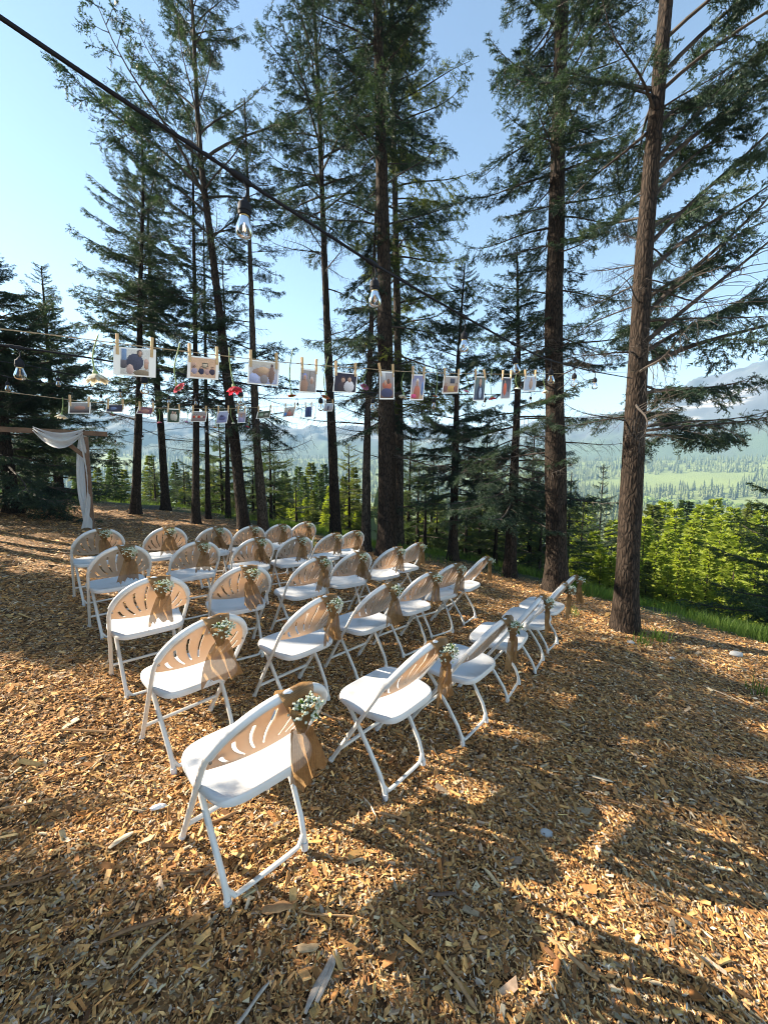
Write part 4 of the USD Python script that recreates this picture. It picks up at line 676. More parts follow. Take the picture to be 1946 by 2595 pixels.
for k, (x, y, yaw) in enumerate(CH):
    fx_, fy_ = np.array([math.cos(yaw), math.sin(yaw)]), np.array([-math.sin(yaw), math.cos(yaw)]); feet = [np.array([x, y]) + fx_ * a + fy_ * b for a in (-0.18, 0.18) for b in (YF, YR)]
    z = float(np.mean([gz(f_[0], f_[1]) for f_ in feet])) + 0.006
    row, nth = ROWS[k // 6], NTH[k % 6] + (' at the slope end' if k % 6 == 5 else '')
    copy_of(CHAIR, 'folding_chair', f'white fan-backed folding chair, {nth} in the {row}', 'chair', (x, y, z), yaw, group='white folding chairs in five rows')
    sc = 1.0
    copy_of(SASH[SK[k]], 'burlap_sash', f'{LOOK[SK[k]]} tied on the {NTH[k % 6]} chair of the {row}', 'sash', (x, y, z), yaw, group='burlap sashes tied on the chairs')
    ox = [0.02, 0.025, 0.01, 0.02, 0.025][SK[k]] + 0.012
    copy_of(POSY[k % 3], 'flower_posy', f"posy of baby's breath on the {NTH[k % 6]} chair of the {row}", 'flower posy', (x + fx_[0] * ox, y + fx_[1] * ox, z - 0.006), yaw, group="baby's breath posies in the sashes")

# ---------------------------------------------------------------- strings between the trees: photographs on twine, flowers, bulb cords
def smooth_line(p, n):
    p = np.asarray(p, float); s = np.concatenate([[0], np.cumsum(np.linalg.norm(np.diff(p, axis=0), axis=1))]); u = np.linspace(0, s[-1], n); c = np.stack([np.interp(u, s, p[:, k]) for k in range(3)], 1)
    for _ in range(6): c[1:-1] = (c[:-2] + c[2:] + 2 * c[1:-1]) / 4
    return c
T1A, T1B = (-1.02, 1.48), (3.03, 4.80); T2A, T2B = (-2.13, 2.7), (0.05, 7.9); C1B = (3.05, 4.75)
def twine(name, lab, a, b, pts, r, seed):
    p = smooth_line([at_plane(px, py, a, b) for px, py in pts], 160); rr = np.random.default_rng(seed); loc = p[0]; t = thing(name, lab, 'twine', loc); ph = np.linspace(0, 700, len(p))
    for k in range(2): MB().tube(p - loc + np.stack([0 * ph, np.cos(ph + k * np.pi) * r * 0.6, np.sin(ph + k * np.pi) * r * 0.6], 1), r * rr.uniform(0.8, 1.1, len(p)), 5).build('strand', 'twine_fibre', t)
    return p
LINE1 = [(-60, 703), (0, 710), (120, 724), (250, 741), (332, 751), (413, 760), (470, 767), (541, 775), (597, 781), (654, 786), (716, 791), (769, 794), (850, 801), (915, 804), (990, 807), (1090, 808), (1193, 807), (1370, 803)]
LINE2 = [(-40, 840), (100, 857), (172, 866), (250, 874), (330, 881), (430, 883), (520, 882), (620, 876), (710, 868), (836, 856)]
twine('twine_line', 'front twine strung towards the reddish trunk, carrying the larger photographs', T1A, T1B, LINE1, 0.0016, 1)
twine('twine_line', 'rear twine strung to the thickest trunk, carrying the smaller photographs', T2A, T2B, LINE2, 0.0016, 2)
def paint(w, h, bg, shapes):
    """a small printed picture: bg (top, bottom colours), shapes (x, y, rx, ry, colour, kind) in 0..1, y up"""
    u, v = np.meshgrid((np.arange(w) + 0.5) / w, (np.arange(h) + 0.5) / h); im = np.array(bg[1])[None, None] * (1 - v[..., None]) + np.array(bg[0])[None, None] * v[..., None]
    im = im * (1 + 0.25 * (meshkit.fbm(np.stack([u * 6, v * 6, 0 * u], -1), 3, int(bg[0][0] * 1000)) - 0.5))[..., None]
    for x, y, rx, ry, c, *kd in shapes:
        k = (np.abs(u - x) < rx) & (np.abs(v - y) < ry) if kd and kd[0] == 'b' else ((u - x) / rx) ** 2 + ((v - y) / ry) ** 2 < 1
        sh = 1 + 0.35 * (v - y) / ry + 0.2 * (u - x) / rx; im[k] = (np.array(c)[None, None] * np.clip(sh, 0.6, 1.35)[..., None])[k]
    return im
SKIN, SK2 = (0.42, 0.25, 0.18), (0.36, 0.20, 0.14)
def person(x, y, s, top, skin=SKIN, hair=(0.05, 0.035, 0.03)):
    return [(x, y - 0.30 * s, 0.19 * s, 0.26 * s, top), (x, y + 0.035 * s, 0.088 * s, 0.125 * s, hair), (x, y, 0.070 * s, 0.105 * s, skin), (x - 0.025 * s, y + 0.015 * s, 0.011 * s, 0.011 * s, (0.04, 0.03, 0.03)), (x + 0.025 * s, y + 0.015 * s, 0.011 * s, 0.011 * s, (0.04, 0.03, 0.03)), (x, y - 0.045 * s, 0.026 * s, 0.012 * s, (0.35, 0.10, 0.09))]
NAVY, CREAM, BLK, BLUE, RED, PINK = (0.03, 0.035, 0.08), (0.5, 0.45, 0.38), (0.015, 0.015, 0.02), (0.08, 0.16, 0.38), (0.45, 0.05, 0.03), (0.55, 0.25, 0.24)
# corners x0, x1, top-left y, top-right y, bottom-left y, bottom-right y; print inset; background; shapes; label
PH1 = [
 (245, 337, 748, 755, 808, 815, (0.17, 0.15), ((0.62, 0.60, 0.57), (0.5, 0.48, 0.46)), [(0.12, 0.8, 0.1, 0.5, (0.16, 0.25, 0.42)), (0.10, 0.40, 0.22, 0.16, (0.10, 0.09, 0.11)), (0.5, 0.5, 0.30, 0.33, (0.055, 0.06, 0.10)), (0.66, 0.86, 0.1, 0.15, (0.12, 0.09, 0.08)), (0.68, 0.84, 0.055, 0.10, SKIN), (0.9, 0.52, 0.09, 0.13, (0.5, 0.33, 0.28)), (0.9, 0.36, 0.075, 0.13, SKIN), (0.33, 0.2, 0.13, 0.2, (0.45, 0.32, 0.29)), (0.75, 0.08, 0.3, 0.13, (0.22, 0.17, 0.12))], 'large print of a person in a dark coat with bobble-hatted children'),
 (405, 473, 767, 774, 815, 820, (0.10, 0.07), ((0.62, 0.38, 0.24), (0.55, 0.36, 0.26)), [(0.12, 0.6, 0.1, 0.15, (0.45, 0.28, 0.22), 'b'), (0.57, 0.62, 0.12, 0.14, (0.12, 0.1, 0.08), 'b'), (0.57, 0.62, 0.09, 0.1, (0.5, 0.4, 0.3), 'b')] + sum([person(x, 0.5, 0.62, c) for x, c in ((0.15, (0.3, 0.27, 0.36)), (0.42, NAVY), (0.66, (0.42, 0.27, 0.26)), (0.86, (0.05, 0.04, 0.07)))], []), 'print of a family group in a warm-lit room'),
 (536, 603, 776, 783, 828, 833, (0.05, 0.05), ((0.52, 0.46, 0.38), (0.30, 0.33, 0.52)), [(0.5, 0.52, 0.4, 0.22, (0.34, 0.22, 0.17)), (0.48, 0.62, 0.2, 0.16, (0.52, 0.34, 0.22)), (0.15, 0.25, 0.18, 0.2, (0.34, 0.38, 0.60)), (0.78, 0.42, 0.10, 0.42, (0.20, 0.12, 0.10)), (0.78, 0.86, 0.045, 0.08, (0.10, 0.06, 0.06)), (0.52, 0.2, 0.14, 0.22, (0.22, 0.19, 0.20))], 'print of figures on snow under a low sun'),
 (648, 684, 794, 799, 848, 850, (0.05, 0.07), ((0.34, 0.30, 0.29), (0.2, 0.13, 0.11)), [(0.12, 0.8, 0.03, 0.3, (0.2, 0.18, 0.17), 'b'), (0.6, 0.85, 0.03, 0.3, (0.18, 0.16, 0.15), 'b')] + person(0.25, 0.62, 1.5, (0.30, 0.17, 0.12), hair=(0.22, 0.24, 0.48)) + person(0.72, 0.5, 1.4, (0.22, 0.19, 0.19), hair=(0.45, 0.38, 0.38)), 'upright print of two children in woolly hats'),
 (721, 771, 802, 807, 846, 849, (0.04, 0.05), ((0.03, 0.02, 0.04), (0.02, 0.015, 0.03)), person(0.38, 0.62, 1.2, (0.05, 0.03, 0.04), hair=(0.10, 0.05, 0.04)) + person(0.68, 0.66, 1.25, (0.55, 0.52, 0.56), hair=(0.06, 0.04, 0.04)), 'dark print of a couple at night'),
 (820, 852, 801, 803, 862, 862, (0.06, 0.05), ((0.36, 0.34, 0.36), (0.10, 0.04, 0.03)), [(0.25, 0.85, 0.14, 0.14, (0.5, 0.5, 0.52), 'b'), (0.5, 0.5, 0.36, 0.16, (0.45, 0.13, 0.08)), (0.62, 0.66, 0.13, 0.1, (0.16, 0.08, 0.06)), (0.4, 0.6, 0.1, 0.1, (0.48, 0.26, 0.17)), (0.5, 0.2, 0.45, 0.18, (0.05, 0.05, 0.12))], 'upright print of people in red round a table'),
 (888, 917, 808, 809, 864, 864, (0.06, 0.05), ((0.20, 0.22, 0.42), (0.48, 0.33, 0.2)), person(0.45, 0.66, 1.4, (0.42, 0.12, 0.08), hair=(0.55, 0.5, 0.45)) + [(0.2, 0.12, 0.24, 0.09, (0.55, 0.05, 0.16)), (0.9, 0.45, 0.12, 0.3, (0.12, 0.2, 0.42))], 'upright print of a white-haired person at a picnic table'),
 (957, 992, 811, 813, 850, 849, (0.05, 0.06), ((0.42, 0.38, 0.36), (0.32, 0.16, 0.10)), [(0.58, 0.75, 0.16, 0.16, (0.05, 0.05, 0.08), 'b'), (0.55, 0.25, 0.3, 0.2, (0.48, 0.28, 0.08))] + person(0.14, 0.5, 0.8, (0.2, 0.08, 0.07)) + person(0.86, 0.5, 0.8, (0.24, 0.1, 0.08)), 'print of people sitting indoors under a small window'),
 (1024, 1048, 812, 813, 866, 866, (0.06, 0.05), ((0.12, 0.16, 0.14), (0.05, 0.06, 0.13)), person(0.55, 0.76, 1.7, (0.02, 0.025, 0.06), hair=(0.10, 0.06, 0.05)) + [(0.6, 0.3, 0.13, 0.24, (0.34, 0.40, 0.55))], 'upright print of a person in a dark jacket'),
 (1083, 1104, 814, 815, 862, 861, (0.07, 0.05), ((0.03, 0.02, 0.03), (0.26, 0.25, 0.30)), [(0.35, 0.45, 0.2, 0.32, (0.60, 0.10, 0.04)), (0.33, 0.8, 0.1, 0.07, SK2), (0.75, 0.6, 0.12, 0.3, (0.08, 0.06, 0.08))], 'upright print of a person in bright red'),
 (1132, 1158, 811, 812, 846, 845, (0.06, 0.08), ((0.42, 0.47, 0.58), (0.36, 0.42, 0.54)), [(0.58, 0.45, 0.17, 0.38, (0.42, 0.27, 0.2)), (0.58, 0.82, 0.1, 0.13, SKIN)], 'pale blue print of one person, last on the front twine')]
PH2 = [
 (148, 196, 869, 869, 893, 893, ((0.3, 0.28, 0.28), (0.03, 0.02, 0.03)), [(0.5, 0.5, 0.3, 0.2, (0.3, 0.16, 0.13))], 'dark print of a white stairway'), (229, 267, 874, 874, 890, 890, ((0.03, 0.03, 0.06), (0.05, 0.05, 0.08)), [(0.4, 0.5, 0.2, 0.25, (0.12, 0.16, 0.30))], 'low dark blue print'),
 (297, 332, 878, 880, 893, 895, ((0.2, 0.10, 0.13), (0.12, 0.06, 0.10)), [(0.5, 0.4, 0.3, 0.3, (0.34, 0.18, 0.16))], 'tilted purple print before the arch-side trunk'), (361, 389, 882, 884, 913, 914, ((0.03, 0.05, 0.035), (0.04, 0.06, 0.04)), person(0.42, 0.75, 1.1, (0.45, 0.4, 0.35)) + person(0.65, 0.72, 1.1, (0.5, 0.46, 0.4)), 'square print of a couple in pale clothes'),
 (413, 447, 888, 889, 911, 911, ((0.3, 0.27, 0.27), (0.2, 0.14, 0.14)), sum([person(x, 0.62, 0.5, c) for x, c in ((0.15, RED), (0.32, CREAM), (0.5, RED), (0.68, CREAM), (0.85, (0.2, 0.05, 0.07)))], []), 'print of a crowd in red and white'), (468, 493, 888, 887, 915, 914, ((0.34, 0.36, 0.5), (0.2, 0.2, 0.36)), [(0.5, 0.4, 0.36, 0.2, (0.10, 0.10, 0.22)), (0.4, 0.6, 0.2, 0.1, (0.06, 0.06, 0.12))], 'blue-grey print hanging askew'),
 (514, 531, 889, 889, 914, 913, ((0.36, 0.24, 0.2), (0.2, 0.26, 0.45)), person(0.45, 0.62, 1.5, (0.28, 0.24, 0.4), hair=(0.22, 0.1, 0.06)), 'small upright print of a child'), (555, 585, 889, 886, 905, 902, ((0.06, 0.09, 0.06), (0.10, 0.10, 0.08)), [(0.3, 0.5, 0.15, 0.25, (0.25, 0.32, 0.25)), (0.7, 0.5, 0.15, 0.2, (0.35, 0.33, 0.3))], 'dark green tilted print'),
 (613, 637, 880, 878, 901, 899, ((0.5, 0.47, 0.45), (0.24, 0.12, 0.10)), person(0.5, 0.6, 1.1, (0.42, 0.16, 0.13)) + [(0.15, 0.25, 0.14, 0.2, (0.05, 0.2, 0.5))], 'pale print of a person with a blue patch'), (659, 674, 878, 877, 902, 901, ((0.08, 0.11, 0.24), (0.03, 0.06, 0.16)), [(0.5, 0.5, 0.2, 0.4, (0.03, 0.04, 0.12))], 'narrow dark blue print'),
 (700, 720, 871, 870, 889, 888, ((0.34, 0.44, 0.6), (0.34, 0.25, 0.24)), [(0.45, 0.4, 0.12, 0.3, (0.06, 0.06, 0.10))], 'small print with a blue sky, last on the rear twine')]
def bilinear(c, u, v):
    return (c[0] * ((1 - u) * v)[..., None] + c[1] * (u * v)[..., None] + c[2] * ((1 - u) * (1 - v))[..., None] + c[3] * (u * (1 - v))[..., None])
def peg(lab, top, bot, nrm, grp):
    """a wooden clothespin: two prongs, a spring"""
    ax = unit(top - bot); L = np.linalg.norm(top - bot); side = unit(np.cross(nrm, ax)); c = (top + bot) / 2; R = np.stack([side, nrm, ax], 1); x = thing('clothespin', lab, 'clothespin', c, group=grp)
    for s in (-1, 1):
        m = trimesh.creation.box([0.0095, 0.0042, L]); v = np.array(m.vertices); v[:, 1] += s * (0.0032 + 0.0022 * (v[:, 2] / L)); MB().add(v @ R.T, m.faces).build('prong', 'peg_wood', x)
    MB().lathe([[0, -0.0056], [0.0032, -0.0056], [0.0032, 0.0056], [0, 0.0056]], (0, 0, 0), 8, R=np.stack([ax, nrm, side], 1)).build('spring', 'wire_steel', x)
def hang_print(k, corners, inset, bg, shapes, lab, a, b, pegw, line, grp, res):
    c = [at_plane(px, py, a, b) for px, py in corners]; nrm = unit(np.cross(c[1] - c[0], c[2] - c[0])); nrm = nrm if nrm[1] < 0 else -nrm; o = sum(c) / 4; loc = o; w_ = np.linalg.norm(c[1] - c[0]); h_ = np.linalg.norm(c[2] - c[0])
    t = thing('photo_print', lab, 'photograph', loc); u, v = np.meshgrid(np.linspace(0, 1, 9), np.linspace(0, 1, 9)); rr = np.random.default_rng(k + 50); cu = rr.uniform(0.002, 0.007)
    bend = lambda u, v: (cu * (np.cos((v - 1) * 2.2) - 1 + 1.2 * (u - 0.5) ** 2))[..., None] * nrm
    P = bilinear(c, u, v) - loc + bend(u, v); n = 9; i, j = np.meshgrid(np.arange(n - 1), np.arange(n - 1), indexing='ij'); q = np.stack([i * n + j, i * n + j + 1, (i + 1) * n + j + 1, (i + 1) * n + j], -1).reshape(-1, 4)
    m = MB(); m.add((P + nrm * 0.0002).reshape(-1, 3), q); m.add((P - nrm * 0.0002).reshape(-1, 3), q[:, ::-1]); m.build('paper', 'paper_white', t)
    nw, nh = (res, int(res * 1.0)); im = paint(nw, nh, bg, shapes); u, v = np.meshgrid(np.linspace(0, 1, nw + 1), np.linspace(0, 1, nh + 1)); uu, vv = inset[0] + u * (1 - 2 * inset[0]), inset[1] + v * (1 - 2 * inset[1])
    if lab.startswith('large'): uu = 0.16 + u * 0.67; vv = 0.05 + v * 0.90
    P = bilinear(c, uu, vv) - loc + bend(uu, vv) + nrm * 0.0011; cell = np.stack([P[:-1, :-1], P[:-1, 1:], P[1:, 1:], P[1:, :-1]], 2).reshape(-1, 3); f = np.arange(nw * nh * 4).reshape(-1, 4)
    MB().add(cell, f, np.repeat(im.reshape(-1, 3), 4, 0)).build('picture', 'print_ink', t)
    lx, ly = zip(*line)
    for s, (ua, nm) in enumerate(((0.07 if k % 3 else 0.09, 'first'), (0.93 if k % 2 else 0.9, 'second'))):
        px = corners[0][0] + (corners[1][0] - corners[0][0]) * ua; py = corners[0][1] + (corners[1][1] - corners[0][1]) * ua; bt = at_plane(px, py, a, b); yl = np.interp(px, lx, ly); dd = np.linalg.norm((bt - CAM)) / 835.6
        tp = at_plane(px + rr.normal(0, 1.0), min(py, yl) - pegw / dd / 2 - 2, a, b); ax = unit(tp - bt); mid = at_plane(px, (py + yl) / 2, a, b)
        peg(f'{nm} wooden clothespin holding the {" ".join(lab.split()[:9])}', mid + ax * pegw * 0.55, mid - ax * pegw * 0.45, nrm, 'wooden clothespins on the ' + grp)
for k, (x0, x1, a0, a1, b0, b1, ins, bg, sh, lab) in enumerate(PH1):
    sk = [0, 0, -3, -6, -5, 5, -5, -4, -6, -4, -4][k]
    hang_print(k, [(x0 - sk / 4, a0), (x1 - sk / 4, a1), (x0 + sk / 4, b0), (x1 + sk / 4, b1)], ins, bg, sh, lab, T1A, T1B, 0.074, LINE1, 'front twine', 34 if k < 8 else 24)
for k, (x0, x1, a0, a1, b0, b1, bg, sh, lab) in enumerate(PH2):
    hang_print(k + 20, [(x0 + k % 3, a0), (x1 + k % 3, a1), (x0 - k % 3, b0), (x1 - k % 3, b1)], (0.06, 0.06), bg, sh, lab, T2A, T2B, 0.074, LINE2, 'rear twine', 18)
def gerbera(px, y0, y1, col, dia, lab, a, b, line, seed, tilt=0.0, droop=0.45, stem='flower_stem'):
    """a daisy hung head down by its stem"""
    r = np.random.default_rng(seed); top, hd = at_plane(px + r.normal(0, 2), y0, a, b), at_plane(px, y1, a, b); L = (top - hd)[2]; t = thing('hanging_flower', lab, 'flower', hd); s = np.linspace(0, 1, 10); p = np.stack([(top - hd)[0] * s + 0.012 * np.sin(s * 3.1 * r.uniform(0.6, 1.4)) * r.choice([-1, 1]), (top - hd)[1] * s, L * s], 1)
    MB().tube(p, np.interp(s, [0, 1], [0.0028, 0.0022]), 6).build('stem', stem, t, smooth=True)
    R = trimesh.transformations.euler_matrix(tilt, r.normal(0, 0.15), r.uniform(0, 6))[:3, :3]; m = MB(); R0 = dia / 2
    for ring_, (n, ln, dr) in enumerate(((20, 1.0, droop), (18, 0.86, droop * 0.75), (14, 0.6, droop * 0.5))):
        for k in range(n):
            g_ = 2 * np.pi * (k + 0.5 * ring_) / n + r.normal(0, 0.05); w_ = R0 * 0.16; l_ = R0 * ln * r.uniform(0.88, 1.08); d_ = np.array([math.cos(g_), math.sin(g_), 0]); e = np.array([-math.sin(g_), math.cos(g_), 0]); u = np.array([0.12, 0.55, 0.9, 1.0]); wd = np.array([0.4, 1.0, 0.8, 0.15])
            ctr = np.outer(u * l_, d_) - np.outer(u ** 1.6 * l_ * dr * r.uniform(0.8, 1.25) + 0.004 * ring_, [0, 0, 1]); v = np.concatenate([ctr + np.outer(wd * w_, e), ctr - np.outer(wd * w_, e)]) @ R.T
            m.add(v, [[0, 1, 5, 4], [1, 2, 6, 5], [2, 3, 7, 6]], np.array(col) * r.uniform(0.75, 1.2))
    m.build('petals', 'petals', t); MB().lathe([[0, 0.012], [R0 * 0.16, 0.008], [R0 * 0.27, -0.004], [R0 * 0.2, -0.012], [0, -0.012]], sides=10, R=R).build('calyx', 'flower_stem', t, smooth=True)
W_, DR, OR, MV, LP = (0.72, 0.68, 0.54), (0.62, 0.05, 0.09), (0.62, 0.16, 0.06), (0.50, 0.24, 0.46), (0.66, 0.20, 0.26)
for k, (px, y0, y1, c, d_, lab, tl, dp) in enumerate([
        (206, 722, 806, W_, 0.088, 'large cream daisy hanging head down before the first print', 0.1, 0.75), (383, 740, 834, LP, 0.058, 'pink daisy hanging tilted between the first two prints', 0.75, 0.3), (505, 750, 834, DR, 0.072, 'deep red daisy hanging head down, second gap of the front twine', -0.1, 0.65),
        (630, 755, 852, OR, 0.046, 'orange-red daisy hanging beside the upright print of two children', 0.1, 0.25), (704, 770, 854, (0.66, 0.27, 0.15), 0.048, 'pale orange daisy hanging in front of the smooth slim trunk', 0.3, 0.4), (789, 800, 832, MV, 0.052, 'mauve daisy hanging beside the dark couple print', 0.6, 0.5),
        (872, 805, 852, W_, 0.056, 'white daisy hanging between the red table print and the picnic print', 0.0, 0.7), (941, 790, 854, OR, 0.042, 'flat orange daisy hanging beside the picnic print', 0.2, 0.15), (1008, 800, 842, LP, 0.05, 'pink daisy hanging past the small window print', 0.5, 0.4), (1063, 792, 858, DR, 0.06, 'crimson daisy hanging before the bright red print', 0.1, 0.45),
        (1118, 806, 836, W_, 0.05, 'white daisy half hidden beside the last front print', 0.3, 0.5), (1178, 800, 842, W_, 0.062, 'cream daisy hanging at the rough trunk where twine passes', 0.0, 0.8)]):
    gerbera(px, y0, y1, np.array(c), d_, lab, T1A, T1B, LINE1, 90 + k, tl, dp)
for k, (px, y0, y1, c, d_, lab, tl, dp) in enumerate([
        (133, 858, 895, W_, 0.075, 'pale daisy hanging first on the rear twine', 0.1, 0.6), (243, 868, 894, (0.5, 0.38, 0.42), 0.045, 'faded pink daisy near the low dark blue print', 0.2, 0.4), (344, 884, 910, LP, 0.042, 'small pink daisy before the second arch-side trunk', 0.1, 0.6), (404, 884, 909, MV, 0.036, 'small mauve daisy between the pale couple and crowd prints', 0.4, 0.5),
        (464, 880, 922, (0.66, 0.30, 0.05), 0.04, 'small yellow-orange daisy on the rear twine', 0.1, 0.2), (504, 884, 912, W_, 0.042, 'small white daisy beside the child print', 0.1, 0.6), (536, 878, 920, DR, 0.045, 'small crimson daisy beside the child print', 0.2, 0.5), (597, 880, 903, W_, 0.05, 'small white daisy past the dark green print', 0.1, 0.7), (650, 874, 902, (0.62, 0.52, 0.36), 0.04, 'small cream daisy before the narrow blue print', 0.2, 0.5), (680, 872, 902, (0.2, 0.12, 0.16), 0.045, 'dark withered daisy near the end of the rear twine', 0.4, 0.3)]):
    gerbera(px, y0, y1, np.array(c), d_, lab, T2A, T2B, LINE2, 120 + k, tl, dp)
# bulb cords
def bulb_proto():
    p = proto('string_bulb')
    BZ = np.diag([1, 1, 0.66])
    MB().lathe([[0, 0.006], [0.006, 0.004], [0.0075, -0.006], [0.0145, -0.014], [0.0175, -0.022], [0.0178, -0.042], [0.0188, -0.043], [0.0188, -0.048], [0.0172, -0.050], [0.0165, -0.062], [0.0135, -0.063], [0, -0.063]], sides=18, R=BZ).build('socket', 'black_rubber', p, smooth=40)
    MB().lathe([[0.0128, -0.060], [0.0132, -0.069]], sides=16, R=BZ).build('screw_collar', 'brass', p)
    pr = [(0.0125, -0.066), (0.0150, -0.078), (0.0190, -0.094), (0.0225, -0.110), (0.0236, -0.122), (0.0222, -0.134), (0.0175, -0.144), (0.0095, -0.1502), (0.0, -0.152)]
    MB().lathe(pr, sides=22, R=BZ).build('glass', 'bulb_glass', p, smooth=True)
    fm = MB(); fm.tube([[0, 0, -0.043], [0, 0, -0.057]], 0.0028, 8)
    for k in range(4):
        g_ = k * np.pi / 2; fm.tube([[0.0015 * math.cos(g_), 0.0015 * math.sin(g_), -0.056], [0.0042 * math.cos(g_), 0.0042 * math.sin(g_), -0.081]], 0.0007, 4)
    fm.build('filament', 'filament_amber', p); return p
BULB = bulb_proto()
def bulb_cord(lab, a, b, pts, bulbs, r, names, slack=0.0):
    px_, py_ = zip(*pts); p = smooth_line([at_plane(x, y, a, b) for x, y in pts], 140); loc = p[0]; t = thing('bulb_cord', lab, 'cord', loc); MB().tube(p - loc, r, 8).build('cable', 'black_rubber', t, smooth=True)
    dirn = unit(p[-1] - p[0])
    for k, (bx, drop, tl) in enumerate(bulbs):
        c = at_plane(bx, np.interp(bx, px_, py_), a, b); g_ = np.clip(np.argmin(np.linalg.norm(p - c, axis=1)), 1, len(p) - 2); d_ = unit(p[g_ + 1] - p[g_ - 1]); c = p[g_]
        MB().tube([c - d_ * 0.032 - loc, c - d_ * 0.02 - loc, c + d_ * 0.02 - loc, c + d_ * 0.032 - loc], [r * 1.05, r * 1.9, r * 1.9, r * 1.05], 8).build('cord_joint', 'black_rubber', t, smooth=True)
        R = trimesh.transformations.euler_matrix(tl * 0.7, tl, k)[:3, :3]; sock = c + [0.010, 0, -drop]; s = np.linspace(0, 1, 7)
        MB().tube(np.outer(1 - s, c - loc) + np.outer(s, sock - loc) + np.outer(np.sin(s * np.pi) * 0.010, [1, 0.3, 0]), 0.0026, 6).build('drop_lead', 'black_rubber', t, smooth=True)
        copy_of(BULB, 'string_bulb', names(k), 'light bulb', sock, R=R, group='clear bulbs on the cords')
ORD = ['first', 'second', 'third', 'fourth', 'fifth', 'sixth', 'seventh', 'eighth', 'ninth', 'tenth']
bulb_cord('thick black bulb cord running overhead down to the reddish trunk', (-0.418, 1.145), C1B, [(-60, -5), (0, 36), (250, 205), (515, 380), (803, 568), (1000, 682), (1108, 742), (1180, 776), (1270, 800), (1365, 817)],
          [(515, 0.055, 0.06), (803, 0.055, -0.03), (1000, 0.075, 0.16), (1108, 0.075, 0.14), (1186, 0.06, 0.08), (1240, 0.05, 0.05), (1284, 0.05, -0.05)], 0.0048, lambda k: f'clear bulb on the overhead cord, {ORD[k]} from its high end')
bulb_cord('black bulb cord sagging behind the front photographs', (-1.75, 1.85), (3.1, 6.75), [(-60, 735), (0, 745), (140, 764), (280, 787), (450, 818), (600, 838), (700, 846), (850, 849), (1000, 852), (1100, 851), (1198, 842)],
          [(42, 0.05, 0.03), (302, 0.05, 0), (514, 0.05, 0), (686, 0.05, 0), (805, 0.05, 0.04), (937, 0.05, 0), (1048, 0.05, 0.2), (1145, 0.06, 0)], 0.0044, lambda k: f'clear bulb on the sagging cord behind the photographs, {ORD[k]} from the arch side')
bulb_cord('thin black bulb cord high over the rear photographs', (-3.7, 4.37), (0.05, 8.0), [(-40, 775), (60, 788), (122, 803), (255, 829), (366, 845), (507, 858), (650, 862), (836, 850)],
          [(122, 0.06, 0), (255, 0.06, 0), (366, 0.07, 0), (420, 0.06, 0.1), (507, 0.06, 0), (640, 0.06, 0)], 0.0042, lambda k: f'small clear bulb on the thin far cord, {ORD[k]} from the arch side')
bulb_cord('far black bulb cord strung beyond the arch to the leaning trees', (-3.9, 4.2), (-3.2, 9.6), [(-30, 800), (16, 815), (120, 830), (220, 842), (330, 852), (420, 862), (562, 872)],
          [(16, 0.05, 0), (218, 0.06, 0), (330, 0.06, 0.1)], 0.0042, lambda k: f'tiny clear bulb on the farthest cord, {ORD[k]} from the arch side')
bulb_cord('low black bulb cord strung from the arch to the trees', (-5.8, 7.6), (-3.6, 9.6), [(224, 944), (260, 943), (296, 936), (400, 924), (520, 915)], [(247, 0.06, 0.1), (309, 0.05, 0.2), (445, 0.05, 0)], 0.0042, lambda k: f'tiny clear bulb on the cord from the arch post, {ORD[k]} from the post')

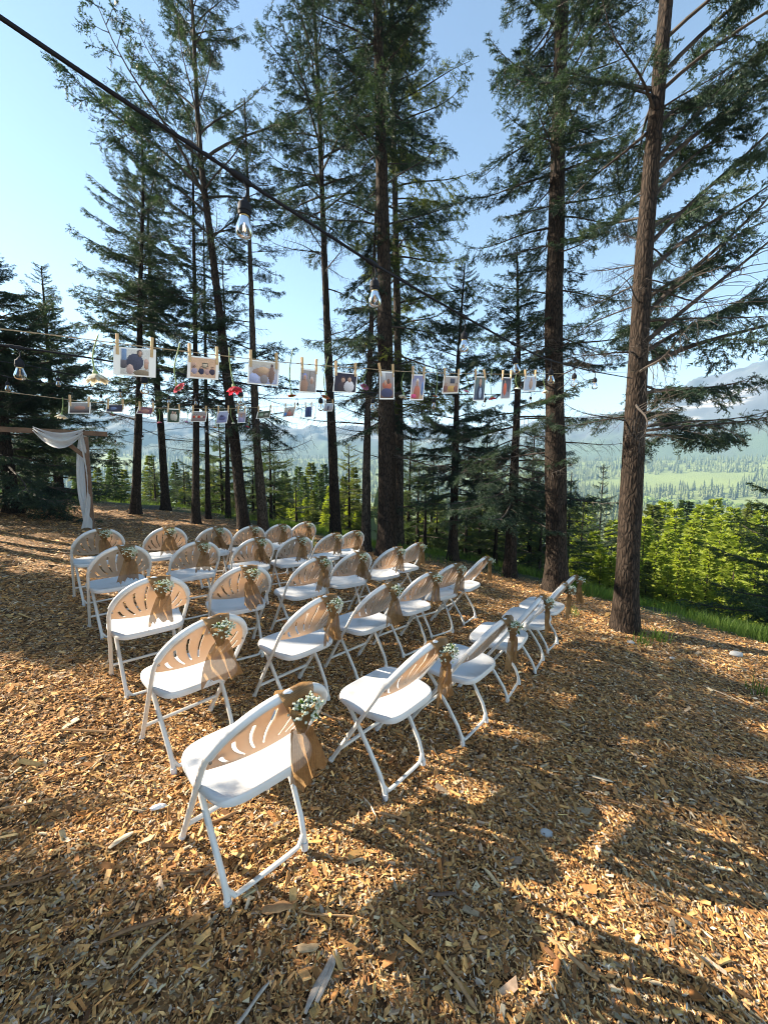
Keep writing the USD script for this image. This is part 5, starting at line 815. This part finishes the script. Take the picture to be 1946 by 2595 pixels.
# ---------------------------------------------------------------- the wooden arch with its white drapes
pb = on_mound(199, 1147); y0 = pb[1]; tp = at_y(201, 938, y0)[2]
AX = unit(np.array([-0.86, -0.50, 0])); AY = np.array([0.50, -0.86, 0]); hgt_ = tp - pb[2]
t = thing('wedding_arch', 'brown timber arch with one braced post and a long beam', 'arch', pb); RB = np.stack([AX, AY, [0, 0, 1]], 1)
MB().box([0, 0, hgt_ / 2 - 0.1], [0.09, 0.09, hgt_ + 0.1], RB).build('post', 'timber_brown', t)
MB().box(AX * 2.4 + [0, 0, hgt_ / 2 - 0.1], [0.09, 0.09, hgt_ + 0.1], RB).build('post', 'timber_brown', t)
MB().box(AX * 1.02 + [0, 0, hgt_ + 0.02], [2.75, 0.092, 0.09], RB).build('beam', 'timber_brown', t)
for base, sg in ((0, 1), (2.4, -1)):
    d_ = unit(AX * sg + np.array([0, 0, 1.0])); sd = AY; e3 = np.cross(d_, sd); MB().box(AX * (base + sg * 0.235) + [0, 0, hgt_ - 0.235], [0.62, 0.07, 0.075], np.stack([d_, sd, e3], 1)).build('brace', 'timber_brown', t)
def cloth(name, lab, P, cat='drape'):
    """P: grid of points (rows, cols, 3)"""
    n, m_ = P.shape[:2]; loc = P[n // 2, m_ // 2]; i, j = np.meshgrid(np.arange(n - 1), np.arange(m_ - 1), indexing='ij'); q = np.stack([i * m_ + j, i * m_ + j + 1, (i + 1) * m_ + j + 1, (i + 1) * m_ + j], -1).reshape(-1, 4)
    x = thing(name, lab, cat, loc); MB().add((P - loc).reshape(-1, 3), q).build('cloth', 'sheer_cloth', x, smooth=True)
s, u = np.linspace(0, 1, 30), np.linspace(-1, 1, 26); S_, U_ = np.meshgrid(s, u, indexing='ij')
sag = 0.20 * np.sin(np.pi * S_) ** 0.9; wdt = 0.045 + 0.10 * np.sin(np.pi * S_) ** 0.8
P = pb + AX * (0.02 + 0.74 * S_)[..., None] + AY * (0.075 + 0.05 * np.sin(U_ * 7 + S_ * 3) + 0.03 * np.sin(np.pi * S_))[..., None] + (hgt_ + 0.05 - sag - U_ * wdt)[..., None] * np.array([0, 0, 1.0])
cloth('white_drape', 'white sheer drape swagged over the arch beam', P)
s, u = np.linspace(0, 1, 50), np.linspace(0, 1, 34); S_, U_ = np.meshgrid(s, u, indexing='ij')
ang = 1.0 + 4.2 * U_ + 1.2 * np.sin(S_ * 3.2); rad = 0.062 + 0.016 * np.sin(U_ * 34 + 2 * S_) + 0.028 * np.sin(np.pi * np.clip(S_ * 1.3 - 0.1, 0, 1)) + 0.05 * S_ ** 3
P = pb + (AX * np.cos(ang)[..., None] + AY * np.sin(ang)[..., None]) * rad[..., None] + AX * (0.07 * (1 - S_) + 0.085 * S_)[..., None] + (hgt_ * (1 - S_) * 0.985 + 0.07 + 0.03 * np.sin(U_ * 9))[..., None] * np.array([0, 0, 1.0])
cloth('white_drape', 'white sheer drape wound down the arch post to the ground', P)
